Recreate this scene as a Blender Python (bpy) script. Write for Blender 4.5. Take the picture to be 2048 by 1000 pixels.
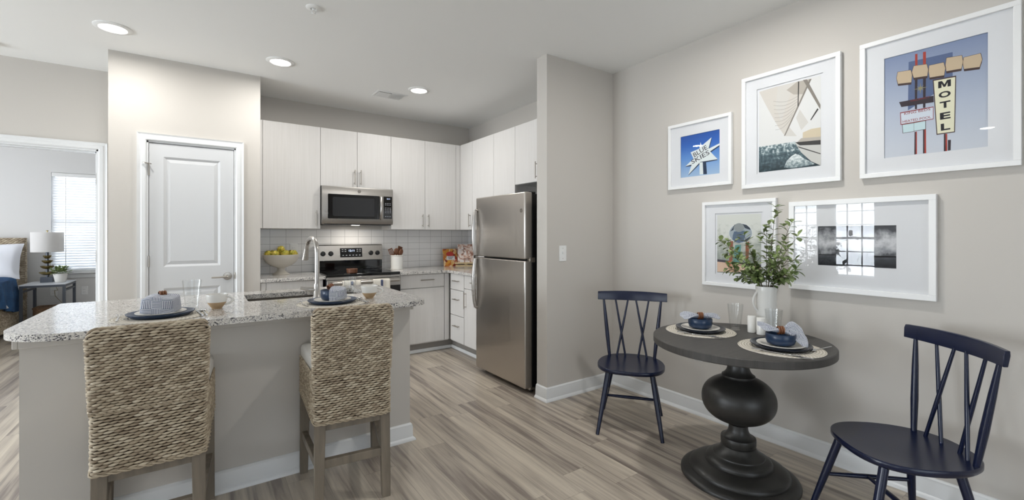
import bpy, bmesh, math, random
from math import sin, cos, pi, radians
from mathutils import Vector, Matrix
from mathutils.geometry import tessellate_polygon

for o in list(bpy.data.objects):
    bpy.data.objects.remove(o, do_unlink=True)
scene = bpy.context.scene
COL = scene.collection
random.seed(7)

# ------------------------------------------------------------------ camera
YAW = math.atan(614 / 882.0)
cam_d = bpy.data.cameras.new('camera')
cam_d.sensor_width = 36.0
cam_d.lens = 882.0 / 2048.0 * 36.0
cam_d.shift_y = -30.0 / 2048.0
cam_d.clip_start = 0.02
cam = bpy.data.objects.new('camera', cam_d)
COL.objects.link(cam)
cam.location = (0, 0, 1.312)
cam.rotation_euler = (pi / 2, 0, -YAW)
scene.camera = cam

# ------------------------------------------------------------------ exposure, world, daylight
vs = scene.view_settings
vs.view_transform = 'Standard'
vs.look = 'None'
vs.exposure = -0.08
vs.gamma = 1.0
vs.use_curve_mapping = False
scene.display_settings.display_device = 'sRGB'

world = bpy.data.worlds.new('sky')
scene.world = world
world.use_nodes = True
wb = world.node_tree.nodes['Background']
wb.inputs[0].default_value = (0.80, 0.90, 1.0, 1)
wb.inputs[1].default_value = 2.5

H = 2.74          # ceiling height
XR = 2.967        # dining wall
YB = 5.19         # kitchen back wall
XL = -4.5         # living room window wall
YF = -3.6         # wall behind the camera


def area(name, loc, rot, sx, sy, power, color=(1, 1, 1), spread=pi, shape='RECTANGLE'):
    l = bpy.data.lights.new(name, 'AREA')
    l.shape = shape
    l.size = sx
    l.size_y = sy
    l.energy = power
    l.color = color
    l.spread = spread
    o = bpy.data.objects.new(name, l)
    COL.objects.link(o)
    o.location = loc
    o.rotation_euler = rot
    return o


DAY = (0.86, 0.93, 1.0)
# daylight outside the living room windows; those beside and behind the camera are added
LEFT_WIN = [(2.90, 3.62), (3.86, 4.58), (0.35, 1.75), (-2.6, -0.9)]  # latter pair unseen, added to let in more daylight
for (a, b), pw_ in zip(LEFT_WIN, (290, 215, 30, 16)):
    area('window_daylight', (XL - 0.45, (a + b) / 2, 1.45), (0, -pi / 2, 0), 1.9, (b - a) + .3, pw_ * (b - a), DAY)
area('window_daylight', (0.2, YF - 0.45, 1.30), (pi / 2, 0, 0), 3.4, 2.3, 22, DAY)  # lamp outside the rear window, both added for room light
area('window_daylight', (-1.45, 9.75, 1.5), (-pi / 2, 0, 0), 1.2, 1.7, 32, DAY)
area('window_daylight', (-4.95, 7.2, 1.5), (0, -pi / 2, 0), 1.5, 1.6, 170, (.93, .96, 1.0))  # lamp outside the unseen bedroom side window, added to brighten the bedroom


# ------------------------------------------------------------------ materials
def lin(c):
    if isinstance(c, str):
        c = c.lstrip('#')
        c = [int(c[i:i + 2], 16) / 255 for i in (0, 2, 4)]
    elif max(c) > 1.0:
        c = [v / 255 for v in c]
    return tuple((v / 12.92 if v <= .04045 else ((v + .055) / 1.055) ** 2.4) for v in c) + (1,)


MATS = {}


def mat(name, col, rough=.5, metal=0., spec=.5, **kw):
    if name in MATS:
        return MATS[name]
    m = bpy.data.materials.new(name)
    m.use_nodes = True
    b = m.node_tree.nodes['Principled BSDF']
    b.inputs['Base Color'].default_value = lin(col)
    b.inputs['Roughness'].default_value = rough
    b.inputs['Metallic'].default_value = metal
    b.inputs['Specular IOR Level'].default_value = spec
    for k, v in kw.items():
        b.inputs[k.replace('_', ' ')].default_value = v
    MATS[name] = m
    return m


class NT:
    """small helper for building node trees"""
    def __init__(s, m):
        s.t = m.node_tree
        s.b = s.t.nodes.get('Principled BSDF')

    def n(s, typ, **kw):
        nd = s.t.nodes.new(typ)
        for k, v in kw.items():
            if k.startswith('i_'):
                nd.inputs[k[2:].replace('_', ' ')].default_value = v
            else:
                setattr(nd, k, v)
        return nd

    def l(s, a, b):
        s.t.links.new(a, b)

    def math(s, op, a, b=None, c=None):
        nd = s.t.nodes.new('ShaderNodeMath')
        nd.operation = op
        for i, v in enumerate((a, b, c)):
            if v is None:
                continue
            if isinstance(v, (int, float)):
                nd.inputs[i].default_value = v
            else:
                s.l(v, nd.inputs[i])
        return nd.outputs[0]

    def mix(s, f, a, b, blend='MIX'):
        nd = s.t.nodes.new('ShaderNodeMix')
        nd.data_type = 'RGBA'
        nd.blend_type = blend
        for i, v in ((0, f), (6, a), (7, b)):
            if isinstance(v, (int, float)):
                nd.inputs[i].default_value = v
            elif isinstance(v, tuple):
                nd.inputs[i].default_value = v
            else:
                s.l(v, nd.inputs[i])
        return nd.outputs[2]

    def coord(s, kind='Object', scale=(1, 1, 1), rot=(0, 0, 0), loc=(0, 0, 0)):
        tc = s.t.nodes.new('ShaderNodeTexCoord')
        mp = s.t.nodes.new('ShaderNodeMapping')
        mp.inputs['Scale'].default_value = scale
        mp.inputs['Rotation'].default_value = rot
        mp.inputs['Location'].default_value = loc
        s.l(tc.outputs[kind], mp.inputs[0])
        return mp.outputs[0]

    def noise(s, vec, scale, detail=4, rough=.5, dist=0):
        nd = s.n('ShaderNodeTexNoise')
        nd.inputs['Scale'].default_value = scale
        nd.inputs['Detail'].default_value = detail
        nd.inputs['Roughness'].default_value = rough
        nd.inputs['Distortion'].default_value = dist
        s.l(vec, nd.inputs['Vector'])
        return nd.outputs[0]

    def ramp(s, fac, stops, interp='LINEAR'):
        nd = s.n('ShaderNodeValToRGB')
        nd.color_ramp.interpolation = interp
        cr = nd.color_ramp
        while len(cr.elements) > 1:
            cr.elements.remove(cr.elements[-1])
        cr.elements[0].position = stops[0][0]
        cr.elements[0].color = lin(stops[0][1])
        for p, c in stops[1:]:
            e = cr.elements.new(p)
            e.color = lin(c)
        s.l(fac, nd.inputs[0])
        return nd.outputs[0]

    def bump(s, h, strength=.3, dist=.01):
        nd = s.n('ShaderNodeBump')
        nd.inputs['Strength'].default_value = strength
        nd.inputs['Distance'].default_value = dist
        s.l(h, nd.inputs['Height'])
        s.l(nd.outputs[0], s.b.inputs['Normal'])

    def base(s, c):
        s.l(c, s.b.inputs['Base Color'])


def paint(name, col, rough=.6, amp=.02, scale=350):
    m = mat(name, col, rough, spec=.35)
    t = NT(m)
    v = t.coord('Object')
    t.bump(t.noise(v, scale, 2), amp, .002)
    return m


def wood_grain(name, c1, c2, rough=.5, scale=(60, 60, 3), contrast=(.35, .7), c3=None):
    m = mat(name, c1, rough)
    t = NT(m)
    v = t.coord('Object', scale)
    n = t.noise(v, 1.0, 6, .6, .4)
    stops = [(contrast[0], c1), (contrast[1], c2)]
    if c3:
        stops.append((min(1, contrast[1] + .15), c3))
    t.base(t.ramp(n, stops))
    t.bump(n, .08, .002)
    return m


WALL = paint('wall_paint', '#cac5be')
CEIL = paint('ceiling_paint', '#f1f1ef', .75, .05, 220)
TRIM = mat('white_trim_paint', '#e3e4e4', .35)
DOORW = mat('white_door_paint', '#d3d4d5', .38)
BEDW = paint('daylit_bedroom_wall_paint', '#dedddb')  # wall paint whitened to carry the bedroom's daylight
CAB = wood_grain('light_striated_laminate', '#e0ddda', '#d9d6d2', .45, (130, 130, 2.2), (.35, .65))
CABIN = mat('cabinet_carcass', '#bdb6aa', .5)
GAPD = mat('shadow_gap', '#55504a', .7)
TOEK = mat('toe_kick_grey', '#8f8a84', .5)
STEEL = mat('brushed_stainless', '#b9b5b0', .28, 1.0)
t = NT(STEEL)
v = t.coord('Object', (2, 2, 8))
n = t.noise(v, 1, 2)
t.l(t.math('MULTIPLY_ADD', n, .08, .24), t.b.inputs['Roughness'])
FSTEEL = mat('fridge_stainless', '#c6c0b9', .3, 1.0)
t = NT(FSTEEL)
v = t.coord('Object', (3, 3, 300))
n = t.noise(v, 1, 3)
v2 = t.coord('Object', (1, 7.0, .5))
n2 = t.noise(v2, 1, 2)
t.b.inputs['Roughness'].default_value = .3
t.b.inputs['Anisotropic'].default_value = .5
t.bump(n2, .10, .03)
SINKM = mat('sink_satin_steel', '#6e6862', .5, 1.0)
NICKEL = mat('brushed_nickel', '#b4aea6', .28, 1.0)
DNICKEL = mat('dark_nickel', '#8f877d', .3, 1.0)
SILVER = mat('cutlery_steel', '#c9c9c9', .15, 1.0)
BLACKG = mat('black_glass', '#08080a', .06, 0, .6)
BLACKP = mat('black_plastic', '#111113', .35)
DGREYG = mat('oven_window_glass', '#2c2d2f', .12)
PANEL = mat('control_text', '#b9bcc2', .5)
WPLAS = mat('white_plastic', '#eeeeec', .3)
CERW = mat('white_ceramic', '#e6e4df', .22)
CERG = mat('stone_ceramic', '#c9c4ba', .4)
CERT = mat('tan_stoneware', '#b79b78', .5)
NAVYG = mat('navy_glazed_ceramic', '#1f3450', .28)
NAVYD = mat('dark_navy_ceramic', '#1a212e', .22)
PLW = mat('cream_plate', '#ddd8cf', .25)
NAVYW = mat('navy_painted_wood', '#0f1834', .27)
t = NT(NAVYW)
v = t.coord('Object', (30, 4, 30))
t.bump(t.noise(v, 1.5, 4), .06, .002)
TABLEM = mat('charcoal_turned_wood', '#292826', .38)
t = NT(TABLEM)
t.bump(t.noise(t.coord('Object', (1, 1, 60)), 3, 3), .05, .001)
TABTOP = mat('charcoal_table_top', '#454341', .5)
t = NT(TABTOP)
v = t.coord('Object', (3, 60, 3))
n = t.noise(v, 1.2, 5, .6)
t.base(t.ramp(n, [(.3, '#3d3b39'), (.7, '#4b4845')]))
t.bump(n, .12, .001)
STOOLW = wood_grain('weathered_grey_wood', '#6d6458', '#857a6b', .6, (25, 25, 3))
FABW = paint('cream_cushion_fabric', '#dcd9d2', .9, .25, 500)
WHITEF = paint('white_bed_linen', '#e4e6ec', .9, .15, 120)
NAVYF = mat('navy_throw_fabric', '#24456c', .9)
t = NT(NAVYF)
n = t.noise(t.coord('Object', (3, 3, 3)), 3, 4)
t.base(t.ramp(n, [(.3, '#1e3c60'), (.7, '#2f5781')]))
METALG = mat('grey_metal_frame', '#5b6068', .4, .6)
MARB = mat('white_stone_top', '#d8dbe0', .3)
BRASS = mat('aged_brass', '#8a7a4e', .35, .9)
LSHADE = mat('linen_lamp_shade', '#efedeb', .8, Transmission_Weight=0)
LEAF = mat('green_leaf', '#6f8f45', .45)
t = NT(LEAF)
n = t.noise(t.coord('Object', (1, 1, 1)), 22, 2)
t.base(t.ramp(n, [(.35, '#57693c'), (.52, '#7d8f55'), (.68, '#a6b282')]))
t.b.inputs['Subsurface Weight'].default_value = 0.0
STEMM = mat('brown_stem', '#5d5340', .7)
LEMON = mat('artichoke_yellow_green', '#c9bd4f', .5)
t = NT(LEMON)
n = t.noise(t.coord('Object', (1, 1, 1)), 26, 2)
t.base(t.ramp(n, [(.35, '#a2a83c'), (.5, '#d6c452'), (.7, '#e2cd62')]))
WOODU = wood_grain('walnut_utensil_wood', '#5f3a24', '#7d4f33', .5, (40, 40, 6))
RINGW = wood_grain('wooden_napkin_ring', '#6b3f24', '#8a5735', .45, (40, 90, 40))
PINEL = wood_grain('pale_easel_wood', '#d9c49c', '#cbb284', .5, (30, 4, 30))
BASK = wood_grain('brown_basket', '#6b4a33', '#a08468', .8, (50, 50, 90))
EMIT = bpy.data.materials.new('lit_lens')
EMIT.use_nodes = True
_b = EMIT.node_tree.nodes['Principled BSDF']
_b.inputs['Emission Color'].default_value = (1, .96, .90, 1)
_b.inputs['Emission Strength'].default_value = 9.0
DISP = bpy.data.materials.new('blue_display_digits')
DISP.use_nodes = True
_b = DISP.node_tree.nodes['Principled BSDF']
_b.inputs['Base Color'].default_value = (.5, .6, .9, 1)
_b.inputs['Emission Color'].default_value = (.65, .75, 1, 1)
_b.inputs['Emission Strength'].default_value = 1.6


def clear(name, rough=0.0, tint=(1, 1, 1, 1), ior=1.45, boost=1.0):
    m = bpy.data.materials.new(name)
    m.use_nodes = True
    t = m.node_tree
    t.nodes.clear()
    out = t.nodes.new('ShaderNodeOutputMaterial')
    tr = t.nodes.new('ShaderNodeBsdfTransparent')
    tr.inputs[0].default_value = tint
    gl = t.nodes.new('ShaderNodeBsdfGlossy')
    gl.inputs['Roughness'].default_value = rough
    lw = t.nodes.new('ShaderNodeLayerWeight')
    lw.inputs[0].default_value = .5
    pw = t.nodes.new('ShaderNodeMath')
    pw.operation = 'POWER'
    pw.inputs[1].default_value = 5.0
    t.links.new(lw.outputs['Facing'], pw.inputs[0])
    fr = t.nodes.new('ShaderNodeMath')
    fr.operation = 'MULTIPLY_ADD'
    fr.inputs[1].default_value = .96
    fr.inputs[2].default_value = ((ior - 1) / (ior + 1)) ** 2
    t.links.new(pw.outputs[0], fr.inputs[0])
    mx = t.nodes.new('ShaderNodeMixShader')
    mu = t.nodes.new('ShaderNodeMath')
    mu.operation = 'MULTIPLY'
    mu.inputs[1].default_value = boost
    t.links.new(fr.outputs[0], mu.inputs[0])
    t.links.new(mu.outputs[0], mx.inputs[0])
    t.links.new(tr.outputs[0], mx.inputs[1])
    t.links.new(gl.outputs[0], mx.inputs[2])
    t.links.new(mx.outputs[0], out.inputs[0])
    return m


PANE = clear('picture_glass', 0.0, boost=.85)
WGLASS = clear('window_glass', 0.0)
TGLASS = clear('tumbler_glass', 0.0, (.985, .99, .99, 1), 1.5, 1.0)

# linen shade and blinds let light through
for nm, colr in (('linen_lamp_shade', (.93, .92, .90, 1)),):
    m = MATS[nm]
    t = m.node_tree
    b = t.nodes['Principled BSDF']
    tl = t.nodes.new('ShaderNodeBsdfTranslucent')
    tl.inputs[0].default_value = colr
    mx = t.nodes.new('ShaderNodeMixShader')
    mx.inputs[0].default_value = .4
    out = [q for q in t.nodes if q.type == 'OUTPUT_MATERIAL'][0]
    t.links.new(b.outputs[0], mx.inputs[1])
    t.links.new(tl.outputs[0], mx.inputs[2])
    t.links.new(mx.outputs[0], out.inputs[0])
BLIND = bpy.data.materials.new('white_blind_slat')
BLIND.use_nodes = True
t = BLIND.node_tree
b = t.nodes['Principled BSDF']
b.inputs['Base Color'].default_value = (.9, .9, .9, 1)
tl = t.nodes.new('ShaderNodeBsdfTranslucent')
tl.inputs[0].default_value = (.9, .92, .95, 1)
mx = t.nodes.new('ShaderNodeMixShader')
mx.inputs[0].default_value = .28
out = [q for q in t.nodes if q.type == 'OUTPUT_MATERIAL'][0]
t.links.new(b.outputs[0], mx.inputs[1])
t.links.new(tl.outputs[0], mx.inputs[2])
t.links.new(mx.outputs[0], out.inputs[0])

# plank floor: boards run along Y
FLOOR = mat('vinyl_plank_floor', '#9c8d7c', .28)
t = NT(FLOOR)
tc = t.n('ShaderNodeTexCoord')
sp = t.n('ShaderNodeSeparateXYZ')
t.l(tc.outputs['Object'], sp.inputs[0])
PW, PL = .178, 1.22
rx = t.math('DIVIDE', sp.outputs[0], PW)
row = t.math('FLOOR', rx)
fx = t.math('FRACT', rx)
wn = t.n('ShaderNodeTexWhiteNoise', noise_dimensions='1D')
t.l(row, wn.inputs['W'])
ry = t.math('ADD', t.math('DIVIDE', sp.outputs[1], PL), wn.outputs[0])
colm = t.math('FLOOR', ry)
fy = t.math('FRACT', ry)
cb = t.n('ShaderNodeCombineXYZ')
t.l(row, cb.inputs[0]); t.l(colm, cb.inputs[1])
wn2 = t.n('ShaderNodeTexWhiteNoise', noise_dimensions='2D')
t.l(cb.outputs[0], wn2.inputs['Vector'])
gv = t.n('ShaderNodeCombineXYZ')
t.l(t.math('MULTIPLY', sp.outputs[0], 21), gv.inputs[0])
t.l(t.math('MULTIPLY', sp.outputs[1], .9), gv.inputs[1])
t.l(t.math('MULTIPLY', wn2.outputs[0], 37.0), gv.inputs[2])
g = t.noise(gv.outputs[0], 1.0, 6, .6, .35)
gv2 = t.n('ShaderNodeCombineXYZ')
t.l(t.math('MULTIPLY', sp.outputs[0], 90), gv2.inputs[0])
t.l(t.math('MULTIPLY', sp.outputs[1], 3.0), gv2.inputs[1])
t.l(t.math('MULTIPLY', wn2.outputs[0], 11.0), gv2.inputs[2])
g2 = t.noise(gv2.outputs[0], 1.0, 4, .6, .3)
tone = t.math('ADD', t.math('MULTIPLY', g, .85), t.math('MULTIPLY', g2, .15))
tone = t.math('ADD', tone, t.math('MULTIPLY', t.math('SUBTRACT', wn2.outputs[0], .5), .13))
c = t.ramp(tone, [(.28, '#746a63'), (.385, '#8d8279'), (.46, '#aa9f92'), (.56, '#beb3a4'), (.68, '#cfc4b3')])
ex = t.math('LESS_THAN', t.math('MINIMUM', fx, t.math('SUBTRACT', 1.0, fx)), .008)
ey = t.math('LESS_THAN', t.math('MINIMUM', fy, t.math('SUBTRACT', 1.0, fy)), .0012)
edge = t.math('MAXIMUM', ex, ey)
c = t.mix(t.math('MULTIPLY', edge, .35), c, lin('#5a4f46'))
t.base(c)
t.bump(tone, .06, .002)
t.b.inputs['Specular IOR Level'].default_value = .4

# stacked tile
TILE = mat('stacked_tile', '#d6d3ce', .22)
t = NT(TILE)
tc = t.n('ShaderNodeTexCoord')
sp = t.n('ShaderNodeSeparateXYZ')
t.l(tc.outputs['Object'], sp.inputs[0])
ux = t.math('FRACT', t.math('DIVIDE', t.math('ADD', t.math('SUBTRACT', sp.outputs[0], sp.outputs[1]), 3.8805), .1496))
uz = t.math('FRACT', t.math('DIVIDE', t.math('SUBTRACT', sp.outputs[2], .914), .0755))
lx = t.math('LESS_THAN', t.math('MINIMUM', ux, t.math('SUBTRACT', 1.0, ux)), .010)
lz = t.math('LESS_THAN', t.math('MINIMUM', uz, t.math('SUBTRACT', 1.0, uz)), .020)
e = t.math('MAXIMUM', lx, lz)
t.base(t.mix(e, lin('#eae9e8'), lin('#a9a8a6')))
t.bump(t.math('SUBTRACT', 1.0, e), .3, .002)

# speckled granite
GRAN = mat('speckled_granite', '#bcb8b2', .09, 0, .6)
t = NT(GRAN)
v = t.coord('Object', (1, 1, 1))
vo = t.n('ShaderNodeTexVoronoi')
vo.inputs['Scale'].default_value = 210
t.l(v, vo.inputs['Vector'])
sc = t.n('ShaderNodeSeparateColor')
t.l(vo.outputs['Color'], sc.inputs[0])
big = t.noise(v, 28, 3)
val = t.math('ADD', t.math('MULTIPLY', sc.outputs[0], .72), t.math('MULTIPLY', big, .5))
t.base(t.ramp(val, [(0, '#3a393d'), (.30, '#7d7b7f'), (.38, '#b1aeaa'), (.50, '#ccc8c2'), (.74, '#dfdbd5')], 'CONSTANT'))

# woven fibre
WEAVE = mat('woven_banana_fibre', '#b8a488', .75)
t = NT(WEAVE)
at = t.n('ShaderNodeAttribute', attribute_name='tone')
nz = t.noise(t.coord('Object', (40, 40, 160)), 1, 3)
vv = t.math('ADD', t.math('MULTIPLY', at.outputs['Fac'], .8), t.math('MULTIPLY', nz, .25))
t.base(t.ramp(vv, [(.15, '#8a7a66'), (.45, '#a99a84'), (.75, '#bfb19a'), (1.0, '#d2c6b1')]))
t.bump(nz, .3, .002)
WCORE = mat('dark_weave_core', '#3b2c20', .9)

# napkin stripes: patches of stripes in two directions
NAPK = mat('blue_white_striped_cloth', '#d9dbe0', .9)
t = NT(NAPK)
tc = t.n('ShaderNodeTexCoord')
sp = t.n('ShaderNodeSeparateXYZ')
t.l(tc.outputs['UV'], sp.inputs[0])
U, V = sp.outputs[0], sp.outputs[1]
cu = t.math('FLOOR', t.math('MULTIPLY', U, 6.0))
cv = t.math('FLOOR', t.math('MULTIPLY', V, 6.0))
par = t.math('MODULO', t.math('ADD', cu, cv), 2.0)
su = t.math('SINE', t.math('MULTIPLY', U, 240.0))
sv = t.math('SINE', t.math('MULTIPLY', V, 240.0))
st = t.math('ADD', t.math('MULTIPLY', su, par), t.math('MULTIPLY', sv, t.math('SUBTRACT', 1.0, par)))
nz = t.noise(t.coord('UV', (30, 30, 1)), 2, 2)
st = t.math('GREATER_THAN', t.math('ADD', st, t.math('MULTIPLY', nz, .6)), .55)
t.base(t.mix(st, lin('#d9dbe1'), lin('#39435f')))

# braided placemat
MATM = mat('braided_placemat', '#d3c8b4', .9)
t = NT(MATM)
tc = t.n('ShaderNodeTexCoord')
sp = t.n('ShaderNodeSeparateXYZ')
t.l(tc.outputs['Object'], sp.inputs[0])
rr = t.math('SQRT', t.math('ADD', t.math('POWER', sp.outputs[0], 2), t.math('POWER', sp.outputs[1], 2)))
aa = t.math('ARCTAN2', sp.outputs[1], sp.outputs[0])
s1 = t.math('SINE', t.math('MULTIPLY', rr, 2 * pi / .0125))
s2 = t.math('SINE', t.math('ADD', t.math('MULTIPLY', t.math('MULTIPLY', aa, 60), 1), t.math('MULTIPLY', rr, 2 * pi / .025)))
hh = t.math('ADD', t.math('MULTIPLY', s1, .6), t.math('MULTIPLY', s2, .4))
t.base(t.ramp(t.math('MULTIPLY_ADD', hh, .5, .5), [(0.05, '#a19786'), (.4, '#cbc4b7'), (.8, '#ded8cd')]))
t.bump(hh, .6, .003)

# two tone mug is built from two meshes; towel with stripes
TOWEL = mat('white_towel', '#e4ded2', .9)
TSTR = mat('towel_blue_stripe', '#4c5573', .9)


# ------------------------------------------------------------------ mesh builder
class MB:
    def __init__(s):
        s.v = []; s.f = []; s.m = []; s.uv = {}; s.tone = []

    def add(s, vs_, fs, mi=0, M=None):
        o = len(s.v)
        for p in vs_:
            p = Vector(p)
            if M is not None:
                p = M @ p
            s.v.append(p[:])
        for f in fs:
            s.f.append(tuple(i + o for i in f))
            s.m.append(mi)
        return o

    def box(s, x0, x1, y0, y1, z0, z1, mi=0, M=None):
        vs_ = [(x, y, z) for z in (z0, z1) for y in (y0, y1) for x in (x0, x1)]
        s.add(vs_, [(0, 2, 3, 1), (4, 5, 7, 6), (0, 1, 5, 4), (2, 6, 7, 3), (0, 4, 6, 2), (1, 3, 7, 5)], mi, M)
        return s

    def tube(s, pts, r, n=10, mi=0, M=None, cap=True, flat=1.0):
        pts = [Vector(p) for p in pts]
        if not hasattr(r, '__len__'):
            r = [r] * len(pts)
        vs_ = []; fs = []
        up = None
        for i, p in enumerate(pts):
            d = (pts[min(i + 1, len(pts) - 1)] - pts[max(i - 1, 0)]).normalized()
            if up is None:
                up = Vector((0, 0, 1)) if abs(d.z) < .9 else Vector((0, 1, 0))
            a = d.cross(up)
            if a.length < 1e-6:
                a = d.orthogonal()
            a.normalize()
            b = a.cross(d).normalized()
            up = b
            for k in range(n):
                an = 2 * pi * k / n
                vs_.append(p + a * cos(an) * r[i] + b * sin(an) * r[i] * flat)
        for i in range(len(pts) - 1):
            for k in range(n):
                k2 = (k + 1) % n
                fs.append((i * n + k, i * n + k2, (i + 1) * n + k2, (i + 1) * n + k))
        if cap:
            fs.append(tuple(range(n - 1, -1, -1)))
            fs.append(tuple(range((len(pts) - 1) * n, len(pts) * n)))
        s.add(vs_, fs, mi, M)
        return s

    def lathe(s, prof, n=40, mi=0, M=None, cx=0, cy=0, a0=0, a1=2 * pi):
        vs_ = []; fs = []
        full = abs(a1 - a0 - 2 * pi) < 1e-6
        nn = n if full else n + 1
        for (r, z) in prof:
            for k in range(nn):
                a = a0 + (a1 - a0) * k / n
                vs_.append((cx + max(r, 1e-5) * cos(a), cy + max(r, 1e-5) * sin(a), z))
        for i in range(len(prof) - 1):
            for k in range(n):
                k2 = (k + 1) % nn
                fs.append((i * nn + k, i * nn + k2, (i + 1) * nn + k2, (i + 1) * nn + k))
        s.add(vs_, fs, mi, M)
        return s

    def prism(s, poly, z0, z1, mi=0, M=None):
        n = len(poly)
        vs_ = [(x, y, z0) for x, y in poly] + [(x, y, z1) for x, y in poly]
        tr = tessellate_polygon([[Vector((x, y, 0)) for x, y in poly]])
        fs = [tuple(reversed(f)) for f in tr] + [tuple(i + n for i in f) for f in tr]
        fs += [(i, (i + 1) % n, (i + 1) % n + n, i + n) for i in range(n)]
        s.add(vs_, fs, mi, M)
        return s

    def grid(s, fn, nu, nv, mi=0, M=None, uv=None):
        vs_ = [fn(i / nu, j / nv) for j in range(nv + 1) for i in range(nu + 1)]
        fs = [(j * (nu + 1) + i, j * (nu + 1) + i + 1, (j + 1) * (nu + 1) + i + 1, (j + 1) * (nu + 1) + i)
              for j in range(nv) for i in range(nu)]
        o = s.add(vs_, fs, mi, M)
        if uv:
            for j in range(nv + 1):
                for i in range(nu + 1):
                    s.uv[o + j * (nu + 1) + i] = uv(i / nu, j / nv)
        return s

    def sphere(s, c, r, nu=16, nv=10, mi=0, M=None, sc=(1, 1, 1)):
        vs_ = []; fs = []
        for j in range(nv + 1):
            th = pi * j / nv
            for i in range(nu):
                a = 2 * pi * i / nu
                q = max(sin(th), 1e-4)
                vs_.append((c[0] + r * sc[0] * q * cos(a), c[1] + r * sc[1] * q * sin(a), c[2] + r * sc[2] * cos(th)))
        for j in range(nv):
            for i in range(nu):
                i2 = (i + 1) % nu
                fs.append((j * nu + i, (j + 1) * nu + i, (j + 1) * nu + i2, j * nu + i2))
        s.add(vs_, fs, mi, M)
        return s

    def build(s, name, mats, parent=None, smooth=30, bevel=0, seg=2, loc=None, solid=0):
        me = bpy.data.meshes.new(name)
        me.from_pydata(s.v, [], s.f)
        if not isinstance(mats, (list, tuple)):
            mats = [mats]
        for m in mats:
            me.materials.append(m)
        if len(mats) > 1:
            me.polygons.foreach_set('material_index', s.m)
        if s.uv:
            ul = me.uv_layers.new(name='UVMap')
            for lp in me.loops:
                ul.data[lp.index].uv = s.uv.get(lp.vertex_index, (0, 0))
        if s.tone:
            at_ = me.attributes.new('tone', 'FLOAT', 'POINT')
            at_.data.foreach_set('value', s.tone)
        me.validate()
        me.update()
        if smooth:
            me.shade_smooth()
            me.set_sharp_from_angle(angle=radians(smooth))
        bm = bmesh.new()
        bm.from_mesh(me)
        bmesh.ops.recalc_face_normals(bm, faces=bm.faces)
        bm.to_mesh(me)
        bm.free()
        o = bpy.data.objects.new(name, me)
        COL.objects.link(o)
        if parent is not None:
            o.parent = parent
        if loc:
            o.location = loc
        if solid:
            md = o.modifiers.new('thickness', 'SOLIDIFY')
            md.thickness = solid
        if bevel:
            md = o.modifiers.new('soft_edges', 'BEVEL')
            md.width = bevel
            md.segments = seg
            md.limit_method = 'ANGLE'
            md.angle_limit = radians(40)
            md.harden_normals = False
        return o


def thing(name, label, cat, loc=(0, 0, 0), rz=0, group=None):
    o = bpy.data.objects.new(name, None)
    COL.objects.link(o)
    o.empty_display_size = .1
    o.location = loc
    o.rotation_euler = (0, 0, rz)
    return tag(o, label, cat, group)


def tag(o, label, cat, group=None, kind=None):
    o['label'] = label
    o['category'] = cat
    if group:
        o['group'] = group
    if kind:
        o['kind'] = kind
    return o


def struct(o, label, cat):
    return tag(o, label, cat, None, 'structure')


def dup(root, loc, rz=None, label=None, group=None):
    def cp(o, parent):
        c_ = o.copy()
        COL.objects.link(c_)
        if parent is not None:
            c_.parent = parent
        for ch in kids.get(o.name, []):
            cp(ch, c_)
        return c_
    kids = {}
    for o in list(bpy.data.objects):
        if o.parent:
            kids.setdefault(o.parent.name, []).append(o)
    r = cp(root, None)
    r.location = loc
    if rz is not None:
        r.rotation_euler = (0, 0, rz)
    if label:
        r['label'] = label
    if group:
        r['group'] = group
    return r


def text_into(mb, txt, a, b, h, mi, y=0.0, rot=0.0, width=None, bold=0.0):
    """letters written into the x-z plane (facing -y), centred at (a, b), cap height h"""
    cu = bpy.data.curves.new('txt', 'FONT')
    cu.body = txt
    cu.align_x = 'CENTER'
    cu.align_y = 'CENTER'
    cu.size = 1.0
    cu.offset = bold
    cu.resolution_u = 3
    ob = bpy.data.objects.new('txt', cu)
    COL.objects.link(ob)
    dg = bpy.context.evaluated_depsgraph_get()
    me = bpy.data.meshes.new_from_object(ob.evaluated_get(dg))
    xs = [q.co.x for q in me.vertices] or [0, 1]
    ys = [q.co.y for q in me.vertices] or [0, 1]
    w = max(xs) - min(xs); hh_ = max(ys) - min(ys)
    cx = (max(xs) + min(xs)) / 2; cy = (max(ys) + min(ys)) / 2
    sy = h / hh_
    sx = (width / w) if width else sy
    cr, sr = cos(rot), sin(rot)
    vs_ = []
    for q in me.vertices:
        x = (q.co.x - cx) * sx; z = (q.co.y - cy) * sy
        vs_.append((a + x * cr - z * sr, y, b + x * sr + z * cr))
    mb.add(vs_, [tuple(p.vertices) for p in me.polygons], mi)
    bpy.data.objects.remove(ob, do_unlink=True)
    bpy.data.curves.remove(cu)
    bpy.data.meshes.remove(me)


def poly_xz(mb, pts, y, mi):
    tr = tessellate_polygon([[Vector((x, z, 0)) for x, z in pts]])
    mb.add([(x, y, z) for x, z in pts], [tuple(f) for f in tr], mi)


def rrect(x0, x1, y0, y1, rs, n=6):
    """rounded rectangle, radii for corners (x1y0, x1y1, x0y1, x0y0)"""
    if not hasattr(rs, '__len__'):
        rs = [rs] * 4
    cs = [(x1, y0, -pi / 2), (x1, y1, 0), (x0, y1, pi / 2), (x0, y0, pi)]
    out = []
    sg = [(-1, 1), (-1, -1), (1, -1), (1, 1)]
    for (x, y, a), r, (sx, sy) in zip(cs, rs, sg):
        for k in range(n + 1):
            an = a + pi / 2 * k / n
            out.append((x + sx * r + r * cos(an), y + sy * r + r * sin(an)))
    return out

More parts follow.
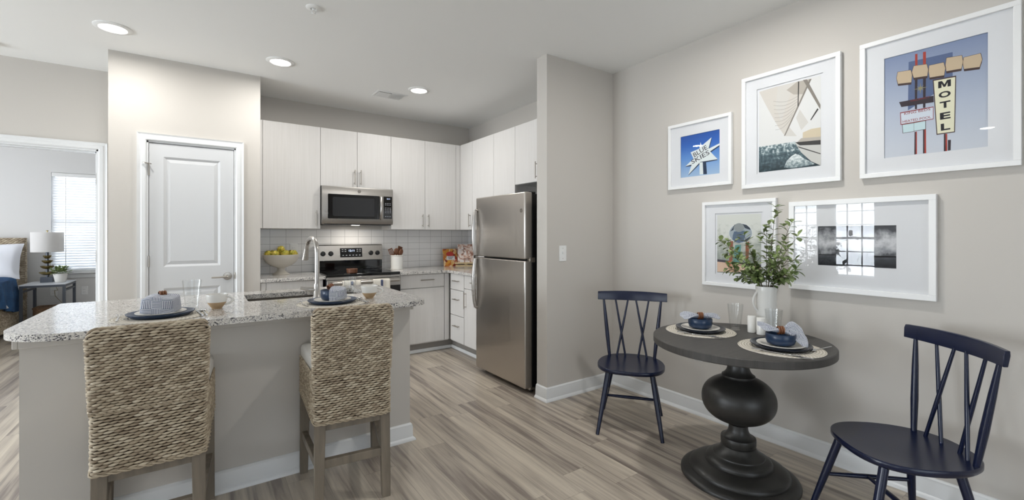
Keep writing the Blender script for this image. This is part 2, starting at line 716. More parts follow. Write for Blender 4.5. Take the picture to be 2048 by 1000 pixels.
# ================================================================== SETTING
# floor, ceiling
struct(MB().box(XL - .12, XR + .2, YF - .12, 9.4, -.08, 0).build('floor', FLOOR, smooth=0),
       'grey brown wood look plank floor running through the whole apartment', 'floor')
struct(MB().box(XL - .12, XR + .2, YF - .12, 9.4, H, H + .1).build('ceiling', CEIL, smooth=0),
       'flat off-white ceiling over kitchen and dining area', 'ceiling')


def wall_with_holes(axis, c0, c1, a0, a1, holes, name, m, label):
    """axis 'x': wall plane spans a along Y, thickness c along X; holes (a0,a1,z0,z1) sorted"""
    mb = MB()

    def bx(p0, p1, z0, z1):
        if p1 - p0 < 1e-4 or z1 - z0 < 1e-4:
            return
        if axis == 'x':
            mb.box(c0, c1, p0, p1, z0, z1)
        else:
            mb.box(p0, p1, c0, c1, z0, z1)
    cur = a0
    for (h0, h1, z0, z1) in sorted(holes):
        bx(cur, h0, 0, H)
        bx(h0, h1, 0, z0)
        bx(h0, h1, z1, H)
        cur = h1
    bx(cur, a1, 0, H)
    return struct(mb.build(name, m, smooth=0), label, 'wall')


wall_with_holes('x', XR, XR + .12, YF, YB, [], 'wall_right', WALL,
                'greige dining wall carrying the framed picture group')
wall_with_holes('x', 2.905, XR - .001, 2.824, YB, [], 'wall_kitchen_right', WALL,
                'greige kitchen side wall above the wall cabinets beside the fridge')
struct(MB().box(2.212, XR - .001, 2.697, 2.823, 0, H).build('wall_stub', WALL, smooth=0),
       'short greige wall return between fridge and dining corner with a light switch', 'wall')
OPX0, OPX1, OPZ = -1.72, -.758, 2.052
wall_with_holes('y', YB, YB + .115, XL, XR, [(OPX0, OPX1, 0, OPZ)], 'wall_back', WALL,
                'greige back wall of the kitchen and hall with the bedroom opening')
# pantry closet
PX0, PX1, PY = -.611, .409, 4.555
DX0, DX1, DZ = -.383, .222, 2.068
mb = MB()
mb.box(PX0, DX0, PY, PY + .11, 0, H).box(DX1, PX1, PY, PY + .11, 0, H).box(DX0, DX1, PY, PY + .11, DZ, H)
mb.box(PX0, PX0 + .11, PY + .11, YB - .001, 0, H).box(PX1 - .11, PX1, PY + .11, YB - .001, 0, H)
struct(mb.build('wall_pantry', WALL, smooth=0), 'pale pantry closet walls projecting into the room left of the kitchen', 'wall')
LWH = [(a, b, .45, 2.05) for (a, b) in LEFT_WIN] + [(6.6, 7.9, .75, 2.2)]
wall_with_holes('x', XL - .12, XL, YF, 9.2, LWH, 'wall_left', WALL, 'greige window wall of the living room, left of the frame')
wall_with_holes('y', YF - .12, YF, XL - .12, XR + .12, [(-1.4, 1.8, .2, 2.35)], 'wall_front', WALL,
                'greige wall behind the camera with an added wide window')
BWX0, BWX1, BWZ0, BWZ1 = -1.86, -.96, .765, 2.235
wall_with_holes('y', 9.2, 9.32, XL, .6, [(BWX0, BWX1, BWZ0, BWZ1)], 'wall_bedroom_back', BEDW,
                'pale grey bedroom wall with a blind covered window')
struct(MB().box(.5, .6, YB + .116, 9.199, 0, H).build('wall_bedroom_right', BEDW, smooth=0),
       'pale grey bedroom side wall beyond the doorway', 'wall')
struct(MB().box(XL + .001, OPX0 - .001, YB + .116, YB + .122, 0, H).box(OPX1 + .001, .499, YB + .116, YB + .122, 0, H)
       .box(OPX0, OPX1, YB + .116, YB + .122, OPZ, H).build('wall_bedroom_front', BEDW, smooth=0),
       'pale grey bedroom face of the doorway wall', 'wall')


def window(n, axis, pos, a0, a1, z0, z1, cols, rows, label, blind=False, side=1):
    """window unit set in an opening; axis 'x' = wall along Y"""
    root = thing('window_%d' % n, label, 'window')
    root['kind'] = 'structure'

    def bx(mb, p0, p1, q0, q1, zz0, zz1):
        if axis == 'x':
            mb.box(q0, q1, p0, p1, zz0, zz1)
        else:
            mb.box(p0, p1, q0, q1, zz0, zz1)
    mb = MB()
    w = .045
    bx(mb, a0, a0 + w, pos - .03, pos + .03, z0, z1)
    bx(mb, a1 - w, a1, pos - .03, pos + .03, z0, z1)
    bx(mb, a0 + w, a1 - w, pos - .03, pos + .03, z0, z0 + w)
    bx(mb, a0 + w, a1 - w, pos - .03, pos + .03, z1 - w, z1)
    zm = (z0 + z1) / 2
    bx(mb, a0 + w, a1 - w, pos - .025, pos + .025, zm - .02, zm + .02)
    mb.build('window_frame', TRIM, root, bevel=.003)
    mb = MB()
    for i in range(1, cols):
        p = a0 + (a1 - a0) * i / cols
        bx(mb, p - .009, p + .009, pos - .012, pos + .012, z0 + w, z1 - w)
    for j in range(1, rows):
        p = z0 + (z1 - z0) * j / rows
        if abs(p - zm) > .05:
            bx(mb, a0 + w, a1 - w, pos - .011, pos + .011, p - .009, p + .009)
    if cols > 1 or rows > 1:
        mb.build('muntins', TRIM, root)
    mb = MB()
    bx(mb, a0 + w, a1 - w, pos - .003, pos + .003, z0 + w, z1 - w)
    mb.build('pane', WGLASS, root)
    return root


for i, (a, b) in enumerate(LEFT_WIN):
    window(i + 2, 'x', XL - .06, a, b, .45, 2.05, 3 if b - a < 1 else 4, 6, 'white grid window in the unseen left living room wall')
window(7, 'x', XL - .06, 6.6, 7.9, .75, 2.2, 1, 1, 'added bedroom side window out of view')
window(6, 'y', YF - .06, -1.4, 1.8, .2, 2.35, 5, 4, 'added wide grid window behind the camera')
w1 = window(1, 'y', 9.26, BWX0, BWX1, BWZ0, BWZ1, 1, 1, 'bright bedroom window covered with white horizontal blinds')
mb = MB()
mb.box(BWX0 - .03, BWX1 + .03, 9.14, 9.2, BWZ0 - .03, BWZ0)
mb.box(BWX0 - .015, BWX1 + .015, 9.182, 9.2, BWZ0 - .10, BWZ0 - .03)
mb.build('window_sill', TRIM, w1, bevel=.004)
bl = thing('window_blind', 'white horizontal slat blind hanging in the bedroom window', 'blind', (0, 0, 0))
mb = MB()
mb.box(BWX0 + .01, BWX1 - .01, 9.175, 9.228, BWZ1 - .06, BWZ1 - .005)
mb.build('head_rail', WPLAS, bl, bevel=.003)
mb = MB()
nsl = 36
for k in range(nsl):
    z = BWZ1 - .09 - k * (BWZ1 - BWZ0 - .12) / (nsl - 1)
    M = Matrix.Translation((0, 9.205, z)) @ Matrix.Rotation(radians(-60), 4, 'X')
    mb.box(BWX0 + .012, BWX1 - .012, -.021, .021, -.001, .001, M=M)
mb.build('slats', BLIND, bl, smooth=0)
mb = MB()
mb.box(BWX0 + .012, BWX1 - .012, 9.19, 9.22, BWZ0 + .004, BWZ0 + .022)
mb.build('bottom_rail', WPLAS, bl, bevel=.002)
mb = MB()
for x in (BWX0 + .16, BWX1 - .16):
    mb.box(x - .004, x + .004, 9.180, 9.182, BWZ0 + .01, BWZ1 - .05)
mb.build('ladder_tape', WPLAS, bl, smooth=0)


# baseboards with shoe moulding: profile swept along a path
def baseboard(pts, name, label, h=.108, closed_ends=True):
    """pts: floor polyline with the room on its left hand side"""
    prof = [(0, 0), (.030, 0), (.030, .006), (.026, .014), (.0155, .022), (.0145, h - .022), (.012, h - .016), (.012, h - .010), (.007, h - .003), (.002, h), (0, h)]
    mb = MB()
    n = len(pts)
    dirs = []
    for i in range(n - 1):
        d = Vector(pts[i + 1]) - Vector(pts[i])
        dirs.append(d.normalized())
    nr = [Vector((-d.y, d.x)) for d in dirs]
    vs_ = []
    for i in range(n):
        if i == 0:
            off = nr[0]
        elif i == n - 1:
            off = nr[-1]
        else:
            b_ = (nr[i - 1] + nr[i])
            off = b_ / (b_.length_squared / 2.0)
        for (o_, z_) in prof:
            vs_.append((pts[i][0] + off.x * o_, pts[i][1] + off.y * o_, z_))
    m = len(prof)
    fs = [(i * m + k, i * m + (k + 1) % m, (i + 1) * m + (k + 1) % m, (i + 1) * m + k) for i in range(n - 1) for k in range(m)]
    fs.append(tuple(range(m)))
    fs.append(tuple(range((n - 1) * m, n * m)))
    mb.add(vs_, fs)
    return struct(mb.build(name, TRIM, smooth=35), label, 'baseboard')


# room on the left hand side of the path
baseboard([(XR, YF), (XR, 2.697), (2.212, 2.697), (2.212, 2.823)], 'baseboard_right',
          'white baseboard around the dining corner and the wall return')
baseboard([(OPX0 - .07, YB), (XL, YB), (XL, YF), (XR, YF)], 'baseboard_left', 'white baseboard around the living room')
baseboard([(DX0 - .06, PY), (PX0, PY), (PX0, YB)], 'baseboard_pantry', 'white baseboard at the pantry corner')


# door casings
def casing(x0, x1, z1, y, name, label, w=.058, both=False):
    mb = MB()
    prof = [(0, 0), (0, .011), (.008, .017), (.030, .017), (.036, .013), (.046, .013), (w, .019), (w, 0)]
    # path up the left, over, down the right;  offset outward
    def sec(px, pz, ox, oz):
        return [(px + ox * a, y - d, pz + oz * a) for a, d in prof]
    rings = [sec(x0, 0, -1, 0), sec(x0, z1, -1, 1), sec(x1, z1, 1, 1), sec(x1, 0, 1, 0)]
    m = len(prof)
    vs_ = [p for r_ in rings for p in r_]
    fs = [(i * m + k, i * m + (k + 1) % m, (i + 1) * m + (k + 1) % m, (i + 1) * m + k) for i in range(3) for k in range(m)]
    mb.add(vs_, fs)
    return mb


pd = thing('door_1', 'white two-panel pantry door with satin nickel lever', 'door', (0, 0, 0))
pd['kind'] = 'structure'
casing(DX0, DX1, DZ, PY, '', '').build('door_casing', TRIM, pd, smooth=25)
mb = MB()
mb.box(DX0, DX0 + .012, PY, PY + .10, 0, DZ).box(DX1 - .012, DX1, PY, PY + .10, 0, DZ).box(DX0, DX1, PY, PY + .10, DZ - .012, DZ)
mb.build('door_jamb', TRIM, pd, smooth=0)
# slab with recessed panels
sx0, sx1, sz0, sz1, sy = DX0 + .0155, DX1 - .0155, .012, DZ - .016, PY + .006
mb = MB()
pan = [(-.277, .108, 1.052, 1.948), (-.277, .108, .22, .878)]
mb.box(sx0, sx1, sy + .012, sy + .036, sz0, sz1)
mb.box(sx0, pan[0][0], sy, sy + .012, sz0, sz1).box(pan[0][1], sx1, sy, sy + .012, sz0, sz1)
mb.box(pan[0][0], pan[0][1], sy, sy + .012, sz0, pan[1][2]).box(pan[0][0], pan[0][1], sy, sy + .012, pan[1][3], pan[0][2])
mb.box(pan[0][0], pan[0][1], sy, sy + .012, pan[0][3], sz1)
for (a, b, z0, z1) in pan:
    # bevel down to the recess then a raised field
    r1 = [(a, sy, z0), (b, sy, z0), (b, sy, z1), (a, sy, z1)]
    i1, i2 = .018, .045
    r2 = [(a + i1, sy + .011, z0 + i1), (b - i1, sy + .011, z0 + i1), (b - i1, sy + .011, z1 - i1), (a + i1, sy + .011, z1 - i1)]
    r3 = [(a + i2, sy + .004, z0 + i2), (b - i2, sy + .004, z0 + i2), (b - i2, sy + .004, z1 - i2), (a + i2, sy + .004, z1 - i2)]
    fs = []
    for o_ in (0, 4):
        fs += [(o_ + k, o_ + (k + 1) % 4, o_ + 4 + (k + 1) % 4, o_ + 4 + k) for k in range(4)]
    fs.append((8, 9, 10, 11))
    mb.add(r1 + r2 + r3, fs)
mb.build('door_panel', DOORW, pd, smooth=0)
lv = MB().lathe([(0, -.002), (.032, -.002), (.033, .004), (.030, .010), (.012, .012), (.011, .045), (0, .045)], 28,
                M=Matrix.Translation((.160, sy, .955)) @ Matrix.Rotation(pi / 2, 4, 'X'))
lv.tube([(.160, sy - .045, .955), (.13, sy - .050, .953), (.09, sy - .050, .951), (.045, sy - .048, .951)], [.009, .0085, .0075, .007], 12, flat=.9)
lv.build('door_lever', NICKEL, pd, smooth=40)
for z in (1.10, 1.835, .25):
    hb = MB().tube([(DX0 + .013, sy - .006, z - .045), (DX0 + .013, sy - .006, z + .045)], .006, 10)
    hb.box(DX0 + .001, DX0 + .012, sy - .003, sy + .001, z - .044, z + .044)
    hb.build('hinge', NICKEL, pd)
MB().tube([(DX0 + .013, sy - .01, 1.885), (DX0 - .01, sy - .045, 1.885), (DX0 - .022, sy - .03, 1.885)], .005, 8).tube(
    [(DX0 + .013, sy - .01, 1.885), (DX0 + .03, sy - .035, 1.88)], .004, 8).build('hinge_stop', NICKEL, pd)
MB().box(DX1 - .013, DX1 + .004, sy - .008, sy + .004, .93, .985).build('strike_plate', NICKEL, pd, bevel=.002)

bd = thing('door_2', 'white cased bedroom doorway at the left', 'doorway', (0, 0, 0))
bd['kind'] = 'structure'
casing(OPX0, OPX1, OPZ, YB, '', '').build('door_casing', TRIM, bd, smooth=25)
mb = MB()
mb.box(OPX1 - .014, OPX1, YB, YB + .122, 0, OPZ).box(OPX0, OPX0 + .014, YB, YB + .122, 0, OPZ).box(OPX0, OPX1, YB, YB + .122, OPZ - .014, OPZ)
mb.box(OPX1 - .026, OPX1 - .014, YB + .045, YB + .08, 0, OPZ - .014).box(OPX0 + .014, OPX1 - .014, YB + .045, YB + .08, OPZ - .026, OPZ - .014)
mb.build('door_jamb', TRIM, bd, smooth=0)
for z in (1.13, 1.80):
    MB().box(OPX1 - .0165, OPX1 - .0135, YB + .004, YB + .042, z - .05, z + .05).build('strike_plate', NICKEL, bd)

# backsplash tile on the back wall and round the corner
mb = MB().box(PX1, 2.904, YB - .010, YB, .914, 1.375).box(2.895, 2.905, 3.72, YB - .010, .914, 1.375)
struct(mb.build('trim_1', TILE, smooth=0), 'pale grey stacked rectangular tile backsplash with thin dark grout', 'backsplash')


# ------------------------------------------------------------------ ceiling things
def can_light(x, y, label, watts=9.2):
    r = thing('recessed_light', label, 'ceiling light', (x, y, H), 0, None)
    MB().lathe([(.105, 0), (.105, -.004), (.098, -.009), (.078, -.011), (.073, -.006), (.073, .0)], 40).build('trim_ring', WPLAS, r, smooth=50)
    MB().lathe([(0, -.005), (.073, -.005), (.073, -.003), (0, -.003)], 40).build('lens', EMIT, r, smooth=0)
    l = area('downlight', (0, 0, -.014), (0, 0, 0), .14, .14, watts, (1, .985, .955), radians(176), 'DISK')
    l.parent = r
    return r


can_light(-.52, 4.06, 'round recessed ceiling light nearest the pantry, left of the row')
can_light(.51, 4.07, 'round recessed ceiling light in the middle, over the island')
can_light(1.73, 4.09, 'round recessed ceiling light beside the air vent')
can_light(-2.6, 1.2, 'added recessed ceiling light over the unseen living room, near the island', 5)  # unseen downlights added to light the living room side
can_light(-2.6, -1.6, 'added recessed ceiling light over the unseen living room, farthest from the kitchen', 4)
can_light(2.10, 1.30, 'round recessed ceiling light above the dining table, out of view', 15)

v_ = thing('ceiling_vent', 'white slotted air vent in the ceiling above the kitchen', 'vent', (1.55, 4.41, H))
MB().box(-.155, .155, -.105, .105, -.006, 0).build('vent_frame', WPLAS, v_, bevel=.003)
MB().box(-.135, -.005, -.08, .08, -.0075, -.0055).build('dark_opening', CABIN if 0 else GAPD, v_, smooth=0)
mb = MB()
for k in range(10):
    M = Matrix.Translation((-.13 + k * .0128, 0, -.010)) @ Matrix.Rotation(radians(35), 4, 'Y')
    mb.box(-.004, .004, -.08, .08, -.0006, .0006, M=M)
for k in range(10):
    M = Matrix.Translation((.015 + k * .0125, 0, -.009)) @ Matrix.Rotation(radians(-25), 4, 'Y')
    mb.box(-.006, .006, -.08, .08, -.0006, .0006, M=M)
mb.build('louvres', WPLAS, v_, smooth=0)

s_ = thing('fire_sprinkler', 'small white fire sprinkler head on the ceiling near the top edge', 'sprinkler', (.56, 2.985, H))
MB().lathe([(0, 0), (.045, 0), (.045, -.004), (.036, -.010), (.020, -.010), (.018, -.003), (0, -.003)], 32).build('escutcheon', WPLAS, s_, smooth=40)
mb = MB().tube([(0, 0, -.003), (0, 0, -.02)], .009, 12)
for sx_ in (-1, 1):
    mb.tube([(sx_ * .008, 0, -.018), (sx_ * .012, 0, -.028), (sx_ * .004, 0, -.042)], .002, 8)
mb.lathe([(0, -.042), (.016, -.043), (.016, -.045), (0, -.045)], 20)
mb.build('sprinkler_head', WPLAS, s_, smooth=40)
sd = thing('smoke_detector', 'small white round detector on the hall ceiling at the left edge', 'smoke detector', (-1.33, 4.87, H))
MB().lathe([(0, 0), (.06, 0), (.058, -.02), (.045, -.034), (0, -.036)], 32).build('detector_body', WPLAS, sd, smooth=40)
MB().lathe([(0, -.036), (.012, -.036), (.010, -.041), (0, -.041)], 16).build('test_button', WPLAS, sd)


# wall plates
def plate(name, label, cat, loc, rz, kind):
    r = thing(name, label, cat, loc, rz)
    MB().box(-.038, .038, -.005, 0, -.063, .063).build('cover_plate', WPLAS, r, bevel=.003)
    if kind == 'switch':
        MB().box(-.006, .006, -.014, -.004, -.002, .016).build('toggle', WPLAS, r, bevel=.002)
        for z_ in (.042, -.042):
            MB().tube([(0, -.006, z_), (0, -.0045, z_)], .003, 8).build('screw', NICKEL, r)
    else:
        for z in (.02, -.02):
            MB().box(-.017, .017, -.0065, -.004, z - .014, z + .014).build('socket', WPLAS, r, bevel=.004)
            MB().box(-.008, -.006, -.0072, -.006, z - .004, z + .005).box(.006, .008, -.0072, -.006, z - .004, z + .005).build('slots', GAPD, r, smooth=0)
    return r


plate('light_switch', 'white toggle light switch on the short wall beside the fridge', 'light switch', (2.376, 2.697, 1.163), 0, 'switch')
plate('wall_outlet', 'white outlet on the dining wall just below the round tabletop', 'outlet', (XR, 1.875, .455), -pi / 2, 'o')
plate('wall_outlet', 'white outlet in the tile backsplash behind the fruit bowl', 'outlet', (.775, YB - .010, 1.155), 0, 'o')
plate('wall_outlet', 'bedroom wall outlet behind the nightstand with a lamp cord', 'outlet', (-1.83, 9.2, .475), 0, 'o')
oo = plate('wall_outlet', 'bedroom wall outlet right of the nightstand under the window', 'outlet', (-1.50, 9.2, .47), 0, 'o')

# ================================================================== KITCHEN
def vhandle(parent, x, y, z0, z1, axis='y'):
    """vertical bar pull proud of a face looking to -y (axis y) or -x (axis x)"""
    mb = MB()
    def P(d, s_, z):
        return (x + s_, y - d, z) if axis == 'y' else (x - d, y + s_, z)
    mb.tube([P(.028, 0, z0), P(.028, 0, z1)], .0055, 10)
    for z in (z0 + .02, z1 - .02):
        mb.tube([P(0, 0, z), P(.028, 0, z)], .0045, 8)
    return mb.build('handle', DNICKEL if 0 else NICKEL, parent)


def hhandle(parent, xc, yc, z, L, axis='y'):
    mb = MB()
    def P(d, s_):
        return (xc + s_, yc - d, z) if axis == 'y' else (xc - d, yc + s_, z)
    mb.tube([P(.028, -L / 2), P(.028, L / 2)], .0055, 10)
    for s_ in (-L / 2 + .02, L / 2 - .02):
        mb.tube([P(0, s_), P(.028, s_)], .0045, 8)
    return mb.build('handle', NICKEL, parent)


def cabinet(name, label, axis, face, back, a0, a1, z0, z1, fronts, group=None, skip_toe=True, cat='cabinet'):
    """fronts: (kind, a0, a1, z0, z1, handle) with handle ('v', a, z0, z1) or ('h', a, z, L)"""
    r = thing(name, label, cat, (0, 0, 0), 0, group)
    mb = MB()
    if axis == 'y':
        mb.box(a0 + .0005, a1 - .0005, face + .02, back, z0, z1)
    else:
        mb.box(face + .02, back, a0 + .0005, a1 - .0005, z0, z1)
    mb.build('carcass', CAB, r, smooth=0)
    g = .0018
    for (kind, b0, b1, y0, y1, hd) in fronts:
        mb = MB()
        if axis == 'y':
            mb.box(b0 + g, b1 - g, face, face + .019, y0 + g, y1 - g)
        else:
            mb.box(face, face + .019, b0 + g, b1 - g, y0 + g, y1 - g)
        d = mb.build(kind, CAB, r, bevel=.0012, seg=1)
        if hd:
            if hd[0] == 'v':
                if axis == 'y':
                    vhandle(d, hd[1], face, hd[2], hd[3], 'y')
                else:
                    vhandle(d, face, hd[1], hd[2], hd[3], 'x')
            else:
                if axis == 'y':
                    hhandle(d, hd[1], face, hd[2], hd[3], 'y')
                else:
                    hhandle(d, face, hd[1], hd[2], hd[3], 'x')
    return r


UY, UX = 4.86, 2.60      # faces of the wall cabinets
LY, LX = 4.56, 2.30      # faces of the base cabinets
ZT, ZB = 2.424, 1.375
r = cabinet('wall_cabinet', 'tall white striated wall cabinet with one wide door left of the microwave', 'y', UY, YB, PX1 + .001, .977, ZB, ZT,
            [('filler', PX1 + .002, .455, ZB, ZT, None), ('door', .455, .977, ZB, ZT, ('v', .935, 1.405, 1.565))])
cabinet('wall_cabinet', 'short two-door white wall cabinet directly above the microwave', 'y', UY, YB, .977, 1.721, 1.822, ZT,
        [('door', .977, 1.349, 1.822, ZT, ('v', 1.318, 1.85, 2.01)), ('door', 1.349, 1.721, 1.822, ZT, ('v', 1.382, 1.85, 2.01))])
cabinet('wall_cabinet', 'two-door white wall cabinet right of the microwave, over the utensil crock', 'y', UY, YB, 1.721, 2.599, ZB, ZT,
        [('door', 1.721, 2.132, ZB, ZT, ('v', 2.098, 1.405, 1.555)), ('door', 2.132, 2.541, ZB, ZT, ('v', 2.170, 1.405, 1.555)), ('filler', 2.541, 2.599, ZB, ZT, None)])
cabinet('corner_wall_cabinet', 'white corner wall cabinet meeting the fridge wall run', 'x', UX, 2.905, 4.557, YB - .001, ZB, ZT,
        [('filler', 4.862, 4.880, ZB, ZT, None), ('door', 4.557, 4.862, ZB, ZT, ('v', 4.60, 1.405, 1.565))])
cabinet('wall_cabinet', 'two-door white wall cabinet on the side wall just before the fridge', 'x', UX, 2.905, 3.682, 4.557, ZB, ZT,
        [('door', 4.09, 4.557, ZB, ZT, ('v', 4.14, 1.405, 1.565)), ('door', 3.682, 4.09, ZB, ZT, ('v', 4.04, 1.405, 1.565))])
cabinet('wall_cabinet', 'short white wall cabinet above the fridge', 'x', UX, 2.905, 2.826, 3.682, 1.822, ZT,
        [('door', 3.255, 3.682, 1.822, ZT, ('v', 3.31, 1.85, 2.01)), ('door', 2.828, 3.255, 1.822, ZT, ('v', 3.20, 1.85, 2.01))])
# base cabinets
cabinet('base_cabinet', 'white base cabinet with a wide drawer between pantry and range', 'y', LY, YB, PX1 + .001, .944, .11, .884,
        [('filler', PX1 + .003, .455, .11, .878, None), ('drawer', .455, .94, .73, .878, ('h', .70, .80, .26)), ('door', .455, .94, .11, .73, ('v', .89, .55, .69))])
cabinet('base_cabinet', 'white base cabinet with one drawer and door right of the range', 'y', LY, YB, 1.712, 2.296, .11, .884,
        [('drawer', 1.716, 2.235, .73, .878, ('h', 2.02, .815, .16)), ('door', 1.716, 2.235, .122, .726, None), ('filler', 2.237, 2.297, .122, .878, None)])
cabinet('corner_base_cabinet', 'white corner base cabinet beside the three-drawer stack', 'x', LX, 2.905, 4.600, YB - .001, .11, .884, [])
cabinet('drawer_cabinet', 'narrow white three-drawer base cabinet facing the island', 'x', LX, 2.905, 4.213, 4.553, .11, .884,
        [('drawer', 4.215, 4.535, .70, .878, ('h', 4.37, .80, .13)), ('drawer', 4.215, 4.535, .415, .697, ('h', 4.37, .595, .13)),
         ('drawer', 4.215, 4.535, .122, .412, ('h', 4.37, .30, .13))])
cabinet('base_cabinet', 'white base cabinet with long pull partly hidden by the fridge', 'x', LX, 2.905, 3.73, 4.211, .11, .884,
        [('drawer', 3.735, 4.209, .735, .878, ('h', 3.97, .81, .13)), ('door', 3.735, 4.209, .122, .731, ('v', 4.165, .52, .70))])
mb = MB().box(PX1 + .001, .944, LY + .07, LY + .09, 0, .11).box(1.712, LX + .09, LY + .07, LY + .09, 0, .11).box(LX + .07, LX + .09, 3.73, LY + .07, 0, .11)
struct(mb.build('trim_2', TOEK, smooth=0), 'grey recessed toe kick under the kitchen base cabinets', 'toe kick')
mb = MB().box(PX1 + .001, .944, LY + .052, LY + .07, 0, .04).box(1.712, LX + .052, LY + .052, LY + .07, 0, .04).box(LX + .052, LX + .07, 3.73, LY + .07, 0, .04)
struct(mb.build('trim_3', TRIM, bevel=.012, seg=3), 'pale shoe moulding along the kitchen toe kick', 'trim')

# worktops
MB().box(PX1 + .001, .955, 4.515, YB - .011, .884, .914).build('granite_worktop', GRAN, bevel=.003)
tag(bpy.data.objects['granite_worktop'], 'short speckled granite worktop under the fruit bowl', 'worktop')
mb = MB()
mb.prism([(1.702, 4.515), (2.262, 4.515), (2.262, 3.72), (2.894, 3.72), (2.894, YB - .011), (1.702, YB - .011)], .884, .914)
o = mb.build('granite_worktop', GRAN, smooth=0, bevel=.003)
tag(o, 'L-shaped speckled granite worktop under the crock and cookbooks', 'worktop')

# ---- range
RX0, RX1 = .958, 1.700
rg = thing('electric_range', 'stainless electric range with black glass cooktop in the back wall run', 'range', (0, 0, 0))
MB().box(RX0 + .004, RX1 - .004, 4.54, 5.12, .05, .895).build('body', BLACKP, rg, bevel=.003)
MB().box(RX0, RX1, 4.515, 5.06, .898, .926).build('cooktop', BLACKG, rg, bevel=.006, seg=3)
mb = MB()
for (x, y, q) in ((1.14, 4.66, .10), (1.52, 4.66, .085), (1.14, 4.93, .075), (1.52, 4.93, .10)):
    mb.lathe([(q - .002, .9262), (q, .9262)], 48, cx=x, cy=y)
mb.build('burner_rings', DGREYG, rg)
MB().box(RX0 + .004, RX1 - .004, 4.512, 4.54, .872, .897).build('front_trim', STEEL, rg, bevel=.002)
od = MB().box(RX0 + .004, RX1 - .004, 4.498, 4.538, .23, .868).build('oven_door', BLACKG, rg, bevel=.004)
MB().box(RX0 + .003, RX1 - .003, 4.490, 4.499, .79, .869).build('door_top_trim', STEEL, od, bevel=.002)
MB().box(RX0 + .09, RX1 - .09, 4.494, 4.499, .36, .72).build('oven_window', DGREYG, od)
mb = MB().tube([(RX0 + .04, 4.438, .845), (RX1 - .04, 4.438, .845)], .014, 14)
for x in (RX0 + .07, RX1 - .07):
    mb.box(x - .012, x + .012, 4.44, 4.492, .835, .857)
mb.build('handle', STEEL, od, smooth=40)
MB().box(RX0 + .004, RX1 - .004, 4.50, 4.538, .07, .222).build('storage_drawer', STEEL, rg, bevel=.004)
# back guard
MB().box(RX0 + .03, RX1 - .005, 5.085, 5.155, .926, 1.03).build('back_guard', BLACKG, rg, bevel=.004)
pts = [(5.06, 1.03), (5.085, 1.195), (5.095, 1.205), (5.16, 1.205), (5.16, 1.03)]
mb = MB()
x0, x1 = RX0 + .028, RX1 - .004
n_ = len(pts)
vs_ = [(x0, y, z) for y, z in pts] + [(x1, y, z) for y, z in pts]
mb.add(vs_, [tuple(range(n_)), tuple(range(2 * n_ - 1, n_ - 1, -1))] + [(i, (i + 1) % n_, (i + 1) % n_ + n_, i + n_) for i in range(n_)])
cp = mb.build('control_console', STEEL, rg, smooth=0, bevel=.003)
Mc = Matrix.Translation((0, 5.072, 1.115)) @ Matrix.Rotation(-math.atan(.025 / .165), 4, 'X')
MB().box(1.222, 1.462, -.003, .002, -.050, .052, M=Mc).build('display_panel', BLACKG, cp, bevel=.003)
mb = MB()
text_into(mb, '12:11', 1.345, .022, .022, 0, -.0045)
mb.v = [(Mc @ Vector(p))[:] for p in mb.v]
mb.build('clock_digits', DISP, cp, smooth=0)
btn = [(1.245 + k * .036, 1.261 + k * .036, -.032, -.026) for k in range(6)]
for k in range(2):
    for j in range(2):
        btn.append((1.24 + k * .03, 1.257 + k * .03, .012 + j * .02, .017 + j * .02))
        btn.append((1.40 + k * .03, 1.417 + k * .03, .012 + j * .02, .017 + j * .02))
for (xa, xb, za, zb) in btn:
    MB().box(xa, xb, -.0042, -.003, za, zb, M=Mc).build('button', PANEL, cp, smooth=0)
for x in (1.045, 1.125, 1.56, 1.635):
    MB().lathe([(0, 0), (.026, 0), (.026, .006), (.021, .010), (.019, .026), (.0, .028)], 24,
               M=Matrix.Translation((x, 5.071, 1.108)) @ Matrix.Rotation(-math.atan(.025 / .165), 4, 'X') @ Matrix.Rotation(pi / 2, 4, 'X')).build('knob', BLACKP, cp, smooth=40)


def towel(x0, x1, label):
    r_ = thing('dish_towel', label, 'towel', (0, 0, 0))
    prof = [(-.024, .60), (-.023, .70), (-.0215, .80), (-.021, .846), (-.016, .860), (0, .867), (.016, .860), (.020, .846), (.021, .82), (.022, .76)]
    mb = MB()
    mb.grid(lambda u, v: (x0 + (x1 - x0) * u, 4.438 + .003 * sin(u * 11) * (1 if v < .4 else .5) + prof_at(prof, v)[0], prof_at(prof, v)[1]), 16, 36)
    mb.build('cloth', TOWEL, r_, solid=.002)
    xm = (x0 + x1) / 2
    mb = MB()
    mb.grid(lambda u, v: (xm - .012 + .024 * u, 4.438 - .0018 + .003 * sin((xm - x0) / (x1 - x0) * 11) + prof_at(prof, v * .45)[0], prof_at(prof, v * .45)[1]), 2, 20)
    mb.build('stripe', TSTR, r_)


def prof_at(p, t_):
    k = t_ * (len(p) - 1)
    i = min(int(k), len(p) - 2)
    f = k - i
    return (p[i][0] * (1 - f) + p[i + 1][0] * f, p[i][1] * (1 - f) + p[i + 1][1] * f)


towel(1.385, 1.555, 'white dish towel with a blue stripe, the right of two on the oven handle')
towel(1.09, 1.262, 'white dish towel with a blue stripe, the left of two on the oven handle')

# ---- microwave
MX0, MX1, MY, MZ0, MZ1 = .979, 1.719, 4.79, 1.425, 1.818
mw = thing('over_range_microwave', 'stainless over-the-range microwave mounted above the range', 'microwave', (0, 0, 0))
MB().box(MX0, MX1, MY + .03, YB - .012, MZ0 + .01, MZ1 + .0).build('casing', BLACKP, mw, bevel=.003)
MB().box(MX0 + .02, MX1 - .02, MY + .01, YB - .02, MZ0 - .006, MZ0 + .012).build('vent_grille', BLACKP, mw, bevel=.003)
